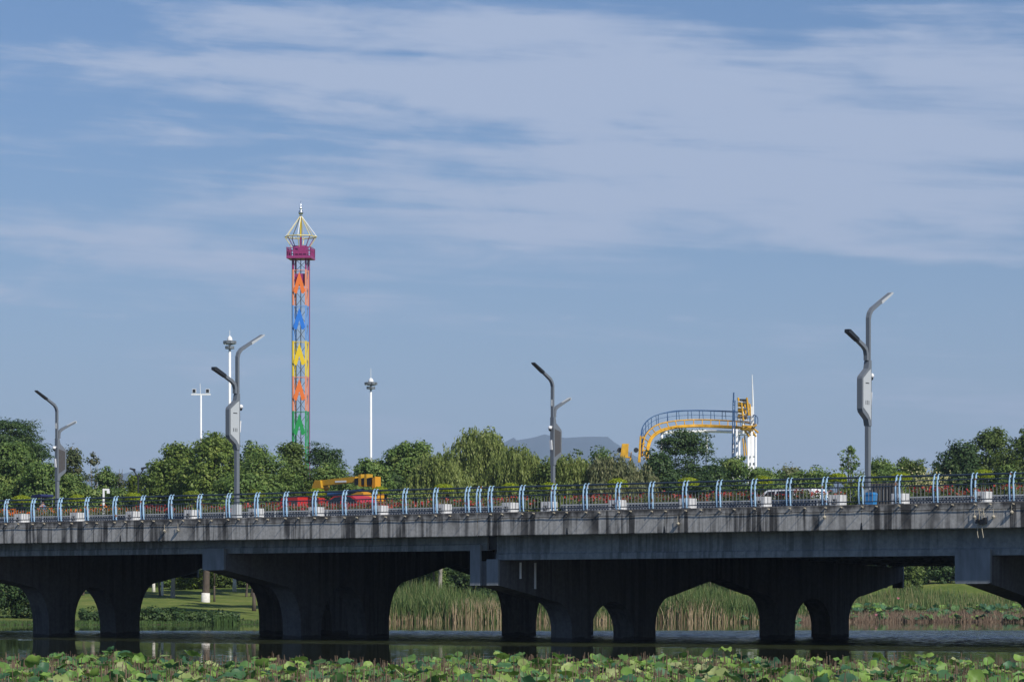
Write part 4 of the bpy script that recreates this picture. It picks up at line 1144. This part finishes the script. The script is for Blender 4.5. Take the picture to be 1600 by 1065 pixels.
MB().tube([rp(*zx(1262, 85), 3), rp(*zx(1268, 300), 3), rp(*zx(1272, 590), 3)], [.04, .12, .16], 8).build('lightning_pole', 'white_paint', rc)
# flywheel-like clutter under the right bend
for k in range(5):
    a = rp(*zx(1175 + k * 20, 540), -4 + k); MB().tube([a, a + Vector((.9, .4, -1.2 + .5 * (k % 3)))], .13, 6).build('track_tie', 'coaster_yellow', rc)
# yellow track pieces at the far left of the ride: box-like catwalk brackets
for (X0, Y0, X1, Y1, d) in ((106, 688, 182, 812, -6), (262, 620, 292, 850, -4), (290, 622, 318, 640, -4), (292, 680, 330, 690, -4), (292, 740, 338, 752, -4), (185, 760, 208, 860, -5), (150, 800, 205, 812, -5)):
    a, b = rp(*zx(X0, Y1), d), rp(*zx(X1, Y0), d)
    MB().prism([(a.x, a.z), (b.x - .1, a.z), (b.x, b.z), (a.x + .25, b.z)], 1, d, d + .9).build('track_box', 'coaster_yellow', rc)
for X_ in (100, 245):
    a = rp(*zx(X_, 745), -5); MB().tube([a + Vector((0, -.6, 0)), a + Vector((0, .2, 0))], .3, 14).build('wheel', 'lamp_dark', rc)

# ------------------------------------------------------------------ far hills
def hill(name, pts, Zm, depth):
    V = []; Fc = []
    rows = 12; n = len(pts)
    rng = np.random.default_rng(3)
    xs_ = np.linspace(pts[0][0], pts[-1][0], 160); hs_ = np.interp(xs_, [p_[0] for p_ in pts], [p_[1] for p_ in pts])
    for r in range(rows):
        f = r / (rows - 1); prof = math.sin(math.pi * f) ** .8
        for x, y in zip(xs_, hs_):
            w_ = at(x, y, Zm); d = (f - .5) * depth
            V.append((w_.x + rng.normal(0, 11), Zm + d + rng.normal(0, 15), max(-5, (w_.z + rng.normal(0, 3.5)) * prof)))
    n = len(xs_)
    for r in range(rows - 1):
        for k in range(n - 1): Fc.append((r * n + k, r * n + k + 1, (r + 1) * n + k + 1, (r + 1) * n + k))
    me = bpy.data.meshes.new(name); me.from_pydata(V, [], Fc); me.materials.append(MATS['mountain'])
    me.polygons.foreach_set('use_smooth', [True] * len(Fc))
    o = bpy.data.objects.new(name, me); col.objects.link(o); tag(o, kind='structure')
hill('hills', [(-400, 800), (-100, 770), (60, 752), (140, 744), (190, 740), (225, 738), (280, 742), (380, 745), (430, 742), (470, 745), (560, 742), (660, 735), (740, 712), (790, 686), (812, 690), (828, 684), (850, 681), (872, 687), (885, 684), (910, 683), (925, 684), (937, 680), (950, 686), (962, 696), (990, 715), (1040, 735), (1150, 745), (1300, 750), (1500, 758), (1750, 752), (2000, 780)], 11500, 4200)

# ------------------------------------------------------------------ trees on the far bank
T = tree
T('spreading_tree', 'dark layered tree rising highest at the left edge', 18, 655, 66, 300, 'leaf_dark', 'layered', bottom_y=800, trunk_x=5, trunk_r=.28)
T('broadleaf_tree', 'mid green tree low in front of the dark tree at the left edge', 22, 694, 52, 290, 'leaf_mid', 'round', bottom_y=860)
T('broadleaf_tree', 'bright green bushy tree left of the farthest left lamp post', 66, 727, 36, 286, 'leaf_mid', 'round', bottom_y=870)
T('broadleaf_tree', 'green bushy tree directly right of the farthest left lamp post', 112, 740, 34, 288, 'leaf_mid', 'loose', bottom_y=870)
T('slender_tree', 'upright brownish green tree right of the farthest left lamp post', 114, 704, 20, 306, 'leaf_rust', 'loose', bottom_y=840)
T('slender_tree', 'thin tree with reddish sparse leaves left of the white camera post', 144, 712, 22, 310, 'leaf_rust', 'sparse', bottom_y=830, dens=1.4, bark='bark_pale')
T('broadleaf_tree', 'low green tree behind the white camera post', 168, 737, 27, 296, 'leaf_mid', 'loose', bottom_y=870)
T('bare_tree', 'nearly bare twiggy tree left of the dark park lamp', 188, 730, 14, 308, 'leaf_rust', 'sparse', bottom_y=800, dens=.25)
T('small_tree', 'small yellow green tree under the dark park lamp', 212, 742, 13, 294, 'leaf_lime', 'loose', bottom_y=850)
T('camphor_tree', 'left half of the dense round camphor tree mass, lower dome', 272, 696, 50, 284, 'leaf_camphor', 'round', bottom_y=885, trunk_x=270, dens=1.35, bark='bark_pale')
T('camphor_tree', 'large round camphor tree just left of the left lamp post', 336, 681, 58, 278, 'leaf_camphor', 'round', bottom_y=884, trunk_x=321, dens=1.35, trunk_r=.34, base_y=948)
T('broadleaf_tree', 'loose topped green tree right behind the left lamp post', 392, 690, 34, 290, 'leaf_mid', 'loose', bottom_y=880, dens=1.5, trunk_x=395)
T('feathery_tree', 'feathery green tree between left lamp post and colourful tower', 422, 712, 48, 251, 'leaf_mid', 'layered', bottom_y=880, dens=1.2)
T('feathery_tree', 'light green feathery tree at the foot of the colourful tower', 458, 690, 30, 262, 'leaf_olive', 'loose', bottom_y=860, dens=1.3)
T('feathery_tree', 'dark feathery tree right of the colourful tower foot', 508, 693, 40, 292, 'leaf_dark', 'layered', bottom_y=870)
T('feathery_tree', 'low green tree behind the yellow crane boom', 522, 726, 50, 262, 'leaf_mid', 'layered', bottom_y=890)
T('broadleaf_tree', 'rounded green tree at the foot of the mast right of the tower', 585, 716, 46, 280, 'leaf_mid', 'round', bottom_y=890)
T('broadleaf_tree', 'dark green tree left of the tall willow', 640, 692, 58, 288, 'leaf_mid', 'round', bottom_y=890, dens=1.1)
T('willow_tree', 'broad low willow in front of the dark green tree', 682, 706, 66, 282, 'leaf_willow', 'willow', bottom_y=905, bark='bark_pale', trunk_x=686)
T('willow_tree', 'tallest pale green willow left of the middle lamp post', 742, 666, 78, 294, 'leaf_willow', 'willow', bottom_y=890, trunk_r=.3)
T('willow_tree', 'pale willow between tallest willow and middle lamp post', 806, 697, 66, 290, 'leaf_willow', 'willow', bottom_y=895)
T('willow_tree', 'pale willow just right of the middle lamp post', 888, 706, 64, 288, 'leaf_willow', 'willow', bottom_y=895)
T('slender_tree', 'slender grey twiggy tree behind the willow near the middle', 902, 698, 14, 300, 'leaf_olive', 'sparse', bottom_y=800, dens=1.2)
T('willow_tree', 'grey green willow left of the dark tree by the coaster', 962, 710, 58, 286, 'leaf_willow_grey', 'willow', bottom_y=895)
T('broadleaf_tree', 'small dark tree left of the yellow track boxes', 940, 704, 26, 296, 'leaf_mid', 'loose', bottom_y=850)
T('dark_tree', 'large dark green tree in front of the roller coaster', 1078, 674, 64, 292, 'leaf_dark', 'layered', bottom_y=880, dens=1.25, trunk_r=.3)
T('dark_tree', 'dark bushy tree under the left end of the coaster', 1026, 706, 38, 288, 'leaf_dark', 'round', bottom_y=890)
T('broadleaf_tree', 'green tree under the white coaster columns', 1142, 712, 36, 294, 'leaf_mid', 'loose', bottom_y=890, dens=1.5)
T('broadleaf_tree', 'low green tree right of the white coaster columns', 1192, 731, 36, 296, 'leaf_mid', 'loose', bottom_y=880, dens=1.4)
T('willow_tree', 'low pale willow above the white car', 1238, 731, 44, 312, 'leaf_willow_grey', 'willow', bottom_y=880)
T('broadleaf_tree', 'low green tree left of the sparse tall shoots', 1288, 737, 34, 308, 'leaf_mid', 'loose', bottom_y=880, dens=1.4)
T('slender_tree', 'sparse tree with tall leafy shoots left of the tall right lamp post', 1326, 698, 19, 306, 'leaf_mid', 'sparse', bottom_y=775, dens=1.0)
T('broadleaf_tree', 'green tree just right of the tall right lamp post', 1382, 718, 34, 312, 'leaf_mid', 'loose', bottom_y=870, dens=1.4)
T('broadleaf_tree', 'low green tree with lime tips between lamp post and right trees', 1428, 719, 38, 316, 'leaf_olive', 'loose', bottom_y=860, dens=1.4)
T('broadleaf_tree', 'low yellow green tree in front at the right, above the red flowers', 1350, 742, 44, 304, 'leaf_lime', 'loose', bottom_y=870, dens=.9)
T('dark_tree', 'dark green left part of the tree group at the right edge', 1502, 694, 38, 308, 'leaf_dark', 'round', bottom_y=860)
T('broadleaf_tree', 'olive brown tree in the group near the right edge', 1548, 674, 48, 314, 'leaf_olive', 'round', bottom_y=850, trunk_r=.28)
T('broadleaf_tree', 'tall olive tree cut by the right edge', 1604, 674, 42, 310, 'leaf_olive', 'round', bottom_y=860)
T('broadleaf_tree', 'low bush tree with cream flowers behind the railing at the right', 1450, 748, 34, 304, 'leaf_mid', 'loose', bottom_y=860)
# beyond the frame, so the wood goes on
T('broadleaf_tree', 'green tree beyond the left edge', -55, 690, 60, 295, 'leaf_mid', 'round', bottom_y=860)
T('broadleaf_tree', 'green tree beyond the right edge', 1680, 690, 60, 314, 'leaf_mid', 'round', bottom_y=860)
T('broadleaf_tree', 'spreading green tree at the shore behind the second pier', 378, 748, 62, 243, 'leaf_mid', 'round', bottom_y=862, trunk_x=416)
for k, (x, ty, hw_, lm, wh) in enumerate(((20, 752, 40, 'leaf_mid', 'at the left edge'), (75, 758, 34, 'leaf_olive', 'left of the farthest left lamp post'), (130, 760, 34, 'leaf_mid', 'right of the farthest left lamp post'), (190, 764, 30, 'leaf_mid', 'behind the white camera post'), (250, 742, 40, 'leaf_dark', 'under the left side of the camphor trees'), (320, 745, 44, 'leaf_mid', 'under the camphor trees by the left lamp post'), (385, 742, 40, 'leaf_olive', 'right behind the left lamp post'), (450, 738, 44, 'leaf_mid', 'below the colourful tower'), (540, 745, 44, 'leaf_mid', 'behind the yellow crane boom'), (610, 738, 44, 'leaf_dark', 'right of the yellow crane'), (680, 742, 40, 'leaf_mid', 'under the broad low willow'), (850, 722, 52, 'leaf_olive', 'left of the middle lamp post'), (930, 724, 50, 'leaf_mid', 'right of the middle lamp post'), (1010, 735, 44, 'leaf_dark', 'left of the dark coaster tree'), (1110, 735, 50, 'leaf_dark', 'under the dark coaster tree'), (1190, 734, 46, 'leaf_mid', 'under the white coaster columns'), (1260, 737, 52, 'leaf_mid', 'above the white car'), (1400, 730, 52, 'leaf_mid', 'right of the tall right lamp post'), (1480, 722, 50, 'leaf_olive', 'left of the tree group at the right edge'), (1580, 730, 44, 'leaf_mid', 'at the right edge'))):
    zz = float(bank_y(np.array([(x - 800) * 265 / F]))[0]) + (52 if x < 500 else 30 if x < 1200 else 44)
    T('shrub', 'low green shrub between the far trees, ' + wh, x, ty, hw_, zz, lm, 'loose', bottom_y=868, dens=1.2, trunk_r=.1, group='low shrubs between the far trees')
rgw = np.random.default_rng(404)
lobw = [(float(x_), 430 + float(rgw.uniform(-12, 12)), 6.2 + float(rgw.uniform(-.8, .8)), 7.5, 5.0, 6.0 + float(rgw.uniform(-1, 1.2))) for x_ in np.arange(-150, 151, 7)]
Vw, tw_ = clumpy(rgw, lobw, 3200, 40, 1.4, .6)
tag(quads_object('distant_wood', Vw, tw_, 'leaf_dark'), 'belt of dark distant wood behind the park trees', 'wood', kind='stuff')
# cream blossoms on the bush tree at the right
rng = np.random.default_rng(77)
o_ = [o for o in bpy.data.objects if o.get('label', '').startswith('low bush tree with cream')][0]
n = 500; px = 304 / F
pos = np.stack([rng.normal(-2, 20, n) * px, -1.4 + rng.normal(0, .4, n), EYE + (HZ - rng.normal(752, 8, n)) * px - o_.location.z], 1)
quads_object('blossoms', leaf_quads(rng, pos, rng.normal(size=pos.shape) + np.array([0, -1, .3]), .16, .9), rng.uniform(0, 1, n), 'blossom_cream', o_)

# trunks of park trees on the lawn seen under the left arch
def trunk(x, y0, w, Z, label, m='limewash', lean=0):
    c = at(x, y0, Z); px = Z / F
    root = tag(empty('young_tree', (c.x, Z, c.z), 0), label, 'tree', 'trees on the lawn under the bridge')
    r = w * px / 2; h = 5.5
    MB().tube([(0, 0, -.6), (0, 0, .2), (lean * .2, 0, 1.1)], [r * 1.5, r * 1.15, r], 9).build('limewashed_foot', m, root, smooth=True)
    MB().tube([(lean * .2, 0, 1.103), (lean * .55, 0, h * .5), (lean, 0, h)], [r * .98, r * .8, r * .4], 9).build('trunk', 'bark', root, smooth=True)
    seed[0] += 1; rg = np.random.default_rng(seed[0])
    V, tn = clumpy(rg, [(lean, 0, h + .8, 2.2, 2.0, 1.6)], 60, 40, .6, .28)
    quads_object('crown', V, tn, 'leaf_mid', root)
for a in ((240, 921, 4.5, 300, 'young limewashed tree farthest left under the left arch'), (253.5, 923, 3.5, 290, 'thin straight pale trunk second from left under the left arch'), (270.5, 928.5, 3, 285, 'thin crooked pale trunk on the lawn left of the big white trunk', 'bark_pale', -.5),
          (366.5, 916, 5, 300, 'white trunk high on the lawn right of the big white trunk'), (397, 946, 5, 262, 'dark trunk at the right side of the left arch', 'bark'), (335, 934, 2.6, 280, 'thin dark trunk right beside the big white trunk', 'bark')):
    trunk(*a)
# white foot of the big camphor tree
bt = [o for o in bpy.data.objects if o.get('label', '').startswith('large round camphor')][0]
MB().tube([(0, 0, -.35), (0, 0, .12), (0, 0, .5), (.03, 0, 1.25)], [.60, .47, .40, .365], 12).build('limewashed_foot', 'limewash', bt, smooth=True)
# clipped hedges at the top of the lawn
def hedge(x0, x1, y0, y1, Z, m, label):
    seed[0] += 1; rg = np.random.default_rng(seed[0]); c = at((x0 + x1) / 2, y1, Z); px = Z / F
    ct = at(0, y0, Z).z; c.z = float(ground_z(np.array([c.x]), np.array([float(Z)]))[0]); y1 = y0 + (ct - c.z) / px
    root = tag(empty('hedge', (c.x, Z, c.z), 0), label, 'hedge', 'hedges at the top of the lawn')
    w = (x1 - x0) / 2 * px; h = (y1 - y0) * px
    V, tn = clumpy(rg, [(k * w / 3, 0, h * .45, w / 3.2, 1.6, h * .55) for k in (-2.4, -1.2, 0, 1.2, 2.4)] + [(k * w / 3, 0, h * .12, w / 3.0, 1.5, h * .4) for k in (-2.2, -.7, .7, 2.2)], int(90 + w * h * 20), 46, .45, .24)
    V[:, :, 2] = np.maximum(V[:, :, 2], -.1)
    quads_object('foliage', V, tn, m, root)
hedge(-90, 62, 890, 972, 246, 'leaf_dark', 'dark bushes added to darken the shore at the left edge under the bridge')  # added foliage, keeps the view under the bridge dark here
hedge(130, 300, 951, 975, 240, 'leaf_dark', 'low dark plants added as shade along the lawn shore left of the big white trunk')  # added plants take the place of the shadow along the bank
hedge(280, 366, 958, 975, 239.5, 'leaf_dark', 'low dark plants added as shade along the lawn shore under the big white trunk')  # added too, continues the dark strip that replaces the bank shadow
hedge(222, 300, 886, 921, 312, 'leaf_mid', 'green hedge at the top left of the lawn under the left arch')
hedge(272, 330, 884, 918, 306, 'leaf_lime', 'bright lime hedge behind the big white trunk')
hedge(332, 392, 890, 916, 308, 'leaf_olive', 'green hedge at the top right of the lawn under the left arch')
hedge(590, 690, 880, 925, 290, 'leaf_mid', 'green shrubs behind the reeds left of the pale willow trunk')
hedge(690, 800, 880, 925, 292, 'leaf_dark', 'dark shrubs behind the reeds right of the pale willow trunk')
hedge(1405, 1436, 868, 912, 288, 'leaf_olive', 'leafy shrub at the top of the bank beside the far pier end')
hedge(1440, 1520, 862, 892, 300, 'leaf_dark', 'dark shrubs at the top of the bank left of the right pier')
hedge(1520, 1640, 862, 905, 300, 'leaf_mid', 'shrubs at the top of the bank at the right edge')
hedge(940, 1200, 872, 915, 300, 'leaf_mid', 'shrubs behind the reeds under the middle arches')

# ------------------------------------------------------------------ reeds and bank plants
def blades(name, rng, n, xr, dr, hr, m, width, lean=.16, bend=.25, tint=(0, 1), hfun=None, zoff=0):
    x = rng.uniform(*xr, n); d = rng.uniform(*dr, n); y = bank_y(x) + d
    z = np.maximum(ground_z(x, y), -.25) + zoff
    h = rng.uniform(*hr, n)
    if hfun is not None: h = h * hfun(x, d)
    a = rng.uniform(0, 2 * np.pi, n); ln = rng.normal(0, lean, n) * h; bx = np.cos(a) * ln; by = np.sin(a) * ln
    b0 = np.stack([x, y, z], 1); mid = b0 + np.stack([bx * .4, by * .4, h * .55], 1); tip = b0 + np.stack([bx * (1 + bend), by * (1 + bend), h], 1)
    sd = np.stack([np.cos(a + 1.57), np.sin(a + 1.57) * .4, np.zeros(n)], 1); sd[:, 0] = np.where(np.abs(sd[:, 0]) < .5, .5 * np.sign(sd[:, 0] + 1e-6), sd[:, 0])
    w = (width * rng.uniform(.6, 1.4, n))[:, None]
    q1 = np.stack([b0 - sd * w * .5, b0 + sd * w * .5, mid + sd * w * .6, mid - sd * w * .6], 1)
    q2 = np.stack([mid - sd * w * .6, mid + sd * w * .6, tip + sd * w * .08, tip - sd * w * .08], 1)
    tn = rng.uniform(*tint, n)
    o = quads_object(name, np.concatenate([q1, q2]), np.concatenate([tn, tn]), m); o['kind'] = 'stuff'; return o
rng = np.random.default_rng(11)
XL = lambda x, Z=262: (x - 800) * Z / F
wav = lambda x, d: .74 + .16 * np.sin(x * .55 + .8 * np.sin(x * .21)) + .12 * np.sin(x * 1.9 + d * 1.3) * np.sin(d * .9 + x * .6) + .012 * d
tag(blades('reeds', rng, 22000, (XL(560), XL(1330)), (-.6, 11), (1.6, 3.0), 'reed_blade', .06, lean=.26, hfun=wav, tint=(0, .86)), 'tall green reeds along the far shore behind the middle arches', 'reeds')
tag(blades('dry_reeds', rng, 5000, (XL(560), XL(1300)), (-1.0, 3.5), (.7, 2.1), 'reed_dead', .042, lean=.2, hfun=lambda x, d: .55 + .45 * np.clip(.5 + np.sin(x * .42 + 2.2) + .4 * np.sin(x * 1.3), 0, 1)), 'dry tan reed stalks at the water edge behind the middle arches', 'reeds')
tag(blades('bank_reeds', rng, 9000, (XL(1290), XL(1760)), (3.5, 16), (.9, 1.9), 'reed_blade', .055, hfun=wav), 'shorter green reeds on the right bank under the bridge', 'reeds')
tag(blades('shore_grass', rng, 3200, (XL(-60, 240), XL(420, 240)), (-.3, 3.0), (.08, .34), 'reed_blade', .05, tint=(0, .5)), 'fringe of grass along the lawn shore at the left', 'grass')
tag(blades('shore_tuft', rng, 500, (XL(340, 240), XL(372, 240)), (-.6, 1.2), (.4, .85), 'reed_blade', .05, tint=(0, .4)), 'dark tuft of tall grass at the lawn shore', 'grass')
tag(blades('dead_lotus_stems', rng, 12000, (XL(1225), XL(1760)), (-2.6, 4.2), (.35, 1.0), 'stem_dead', .035, lean=.2), 'brown dead lotus stems crowding the right shore', 'lotus')

# ------------------------------------------------------------------ lotus
def lotus_leaf_pts(k=9):
    ring_ = [(math.cos(2 * math.pi * j / k), math.sin(2 * math.pi * j / k)) for j in range(k)]
    return ring_
def lotus_mesh(name, rng, cup, wav_):
    mb = MB(); k = 15
    c = len(mb.v); mb.v.append((0, 0, 0))
    for j in range(k):
        a = 2 * math.pi * j / k; r = .52 + .04 * rng.normal(); mb.v.append((math.cos(a) * r, math.sin(a) * r, cup * .45 + .03 * rng.normal()))
    for j in range(k):
        a = 2 * math.pi * j / k; r = 1.0 + .07 * rng.normal(); mb.v.append((math.cos(a) * r, math.sin(a) * r, cup + wav_ * math.sin(a * 3 + rng.uniform(0, 6)) + .08 * rng.normal()))
    for j in range(k):
        j2 = (j + 1) % k; mb.f.append((0, 1 + j, 1 + j2)); mb.f.append((1 + j, 1 + k + j, 1 + k + j2, 1 + j2))
    me = mb.mesh(name, 'leaf_lotus', True)
    return me
def tinted(me, v):
    at_ = me.attributes.new('tint', 'FLOAT', 'FACE'); at_.data.foreach_set('value', [v] * len(me.polygons)); return me
rng = np.random.default_rng(21)
variants = []
for k in range(20):
    me = lotus_mesh('leaf', rng, [.22, .02, -.18, .38, -.32][k % 5], [.08, .22, .14, .30][k % 4])
    variants.append(tinted(me, float(np.clip(rng.beta(1.6, 1.8), .05, .98))))
lot = tag(empty('lotus_bed', (0, 60, 0), 0), 'dense bed of green lotus leaves filling the foreground water', 'lotus')
def in_field(x, y):
    edge = 70.5 + 2.4 * np.sin(x * .55 + .5) + 1.6 * np.sin(x * 1.37 + 2) + 1.0 * np.sin(x * 3.1)
    return y < edge
cand = []
while len(cand) < 16000:
    y = rng.uniform(44, 80); x = rng.uniform(-20, 20)
    if in_field(x, y): cand.append((x, y))
cand = np.array(cand)
hgt_l = .22 + .28 * rng.beta(1.5, 2.2, len(cand)) + .08 * np.sin(cand[:, 0] * .8 + cand[:, 1] * .5)
big = np.where(rng.uniform(0, 1, len(cand)) < .05)[0]; hgt_l[big] += .18
rad = .07 + .125 * rng.beta(1.5, 2.4, len(cand))
vis = (np.abs(cand[:, 0]) < cand[:, 1] * 800 / F) & (cand[:, 1] > 53)
order = np.argsort(-(rad / cand[:, 1] * vis * (1 + 1.2 * (hgt_l > .42))))
single = order[:300]
massV, massF, massT = [], [], []
mv = [(np.array([v.co[:] for v in me.vertices]), [tuple(p_.vertices) for p_ in me.polygons]) for me in variants]
off = 0
is_single = np.zeros(len(cand), bool); is_single[single] = True
for i, (x, y) in enumerate(cand):
    k = int(rng.integers(len(variants))); tilt = rng.normal(0, .46); dirn = rng.uniform(0, 6.28)
    tx_, ty_ = tilt * math.cos(dirn) + .16, tilt * math.sin(dirn)
    if is_single[i]:
        o = inst('leaf', variants[k], lot, (x, y - 60, hgt_l[i])); o.rotation_euler = (tx_, ty_, rng.uniform(0, 6.28)); o.scale = (rad[i],) * 3
    else:
        M = np.array(Matrix.Translation((x, y - 60, hgt_l[i])) @ Matrix.Rotation(ty_, 4, 'Y') @ Matrix.Rotation(tx_, 4, 'X') @ Matrix.Rotation(rng.uniform(0, 6.28), 4, 'Z') @ Matrix.Scale(rad[i], 4))
        v_ = mv[k][0] @ M[:3, :3].T + M[:3, 3]
        massV.append(v_); massF += [tuple(a + off for a in f_) for f_ in mv[k][1]]; off += len(v_)
        massT += [float(np.clip(rng.beta(1.9, 1.8), 0, 1))] * len(mv[k][1])
me = bpy.data.meshes.new('leaf_mass'); me.from_pydata(np.concatenate(massV).tolist(), [], massF)
me.polygons.foreach_set('use_smooth', [True] * len(massF)); me.materials.append(MATS['leaf_lotus'])
at_ = me.attributes.new('tint', 'FLOAT', 'FACE'); at_.data.foreach_set('value', massT)
o = bpy.data.objects.new('leaf_mass', me); col.objects.link(o); o.parent = lot; o['kind'] = 'stuff'
def thin_stems(x, y, z1, w, lean, rng):
    n = len(x); a = rng.uniform(0, 6.28, n)
    b0 = np.stack([x, y, np.full(n, -.15)], 1); tp = b0 + np.stack([np.cos(a) * lean, np.sin(a) * lean * .5, z1 + .15], 1)
    sd = np.stack([np.ones(n), np.zeros(n), np.zeros(n)], 1) * (w * rng.uniform(.7, 1.4, n))[:, None]; fd = sd[:, [1, 0, 2]]
    return np.concatenate([np.stack([b0 - sd, b0 + sd, tp + sd * .6, tp - sd * .6], 1), np.stack([b0 - fd, b0 + fd, tp + fd * .6, tp - fd * .6], 1)])
V = thin_stems(cand[:, 0], cand[:, 1], hgt_l, .006, 0 * hgt_l, rng); V[:, :, 1] -= 60
quads_object('leaf_stalks', V, np.full(len(V), .3), 'reed_blade', lot)['kind'] = 'stuff'
n = 26000; x = rng.uniform(-20, 20, n); y = rng.uniform(44, 80, n); k_ = in_field(x, y - .6); x, y = x[k_], y[k_]
hz_ = .28 + .44 * rng.beta(2, 2.6, len(x)); V = thin_stems(x, y, hz_, .0095, rng.normal(0, .06, len(x)), rng); V[:, :, 1] -= 60
tn = rng.uniform(0, 1, len(x)); quads_object('dead_stalks', V, np.concatenate([tn, tn]), 'stem_dead', lot)['kind'] = 'stuff'
# lotus on the right far shore
lr = tag(empty('shore_lotus', (XL(1450), 262, 0), 0), 'green lotus leaves among brown stems on the right far shore', 'lotus')
massV, massF, massT = [], [], []; off = 0
for i in range(520):
    x = rng.uniform(XL(1150), XL(1740)); d = rng.uniform(2.0, 6.5) if rng.uniform() < .72 else rng.uniform(-2.5, 2)
    y = bank_y(x) + d; z = max(0, float(ground_z(np.array([x]), np.array([y]))[0])) + rng.uniform(.45, 1.0) * (1 if d > 1 else .6)
    k = int(rng.integers(20)); r = rng.uniform(.22, .42)
    M = np.array(Matrix.Translation((x - XL(1450), y - 262, z)) @ Matrix.Rotation(rng.normal(.25, .35), 4, 'X') @ Matrix.Rotation(rng.normal(0, .35), 4, 'Y') @ Matrix.Scale(r, 4))
    v_ = mv[k][0] @ M[:3, :3].T + M[:3, 3]; massV.append(v_); massF += [tuple(a + off for a in f_) for f_ in mv[k][1]]; off += len(v_)
    massT += [float(np.clip(rng.beta(1.3, 3.0), 0, .7))] * len(mv[k][1])
me = bpy.data.meshes.new('leaf_mass'); me.from_pydata(np.concatenate(massV).tolist(), [], massF); me.materials.append(MATS['leaf_lotus'])
at_ = me.attributes.new('tint', 'FLOAT', 'FACE'); at_.data.foreach_set('value', massT)
o = bpy.data.objects.new('leaf_mass', me); col.objects.link(o); o.parent = lr; o['kind'] = 'stuff'
# two pink lotus flowers
petal = MB()
for k in range(8):
    a = k * math.pi / 4; petal.quad((0, 0, 0), (math.cos(a - .3) * .1, math.sin(a - .3) * .1, .09), (math.cos(a) * .12, math.sin(a) * .12, .2), (math.cos(a + .3) * .1, math.sin(a + .3) * .1, .09))
mat('petal_pink', (.75, .25, .33), .6)
pmh = petal.mesh('petals', 'petal_pink')
for x, y, lab in ((1403.5, 936, 'pink lotus flower higher on the right shore'), (1369, 962, 'pink lotus flower low near the water by the far pier end')):
    c = at(x, y, 262); fl = tag(empty('lotus_flower', (c.x, 262, c.z), 0), lab, 'flower', 'pink lotus flowers'); inst('petals', pmh, fl)
    MB().tube([(0, 0, -1.0), (0, 0, .01)], .012, 5).build('stalk', 'reed_blade', fl)

# ------------------------------------------------------------------ haze
hm = bpy.data.materials.new('haze'); hm.use_nodes = True
t = hm.node_tree; t.nodes.clear(); out = t.nodes.new('ShaderNodeOutputMaterial'); pv = t.nodes.new('ShaderNodeVolumePrincipled')
pv.inputs['Color'].default_value = (.62, .77, 1.0, 1); pv.inputs['Density'].default_value = .000085; pv.inputs['Anisotropy'].default_value = 0.0
t.links.new(pv.outputs[0], out.inputs['Volume'])
MATS['haze'] = hm
hb = MB(); hb.box((-9000, -700, -7), (9000, 15500, 690)); o = hb.build('haze', 'haze'); tag(o, kind='stuff')
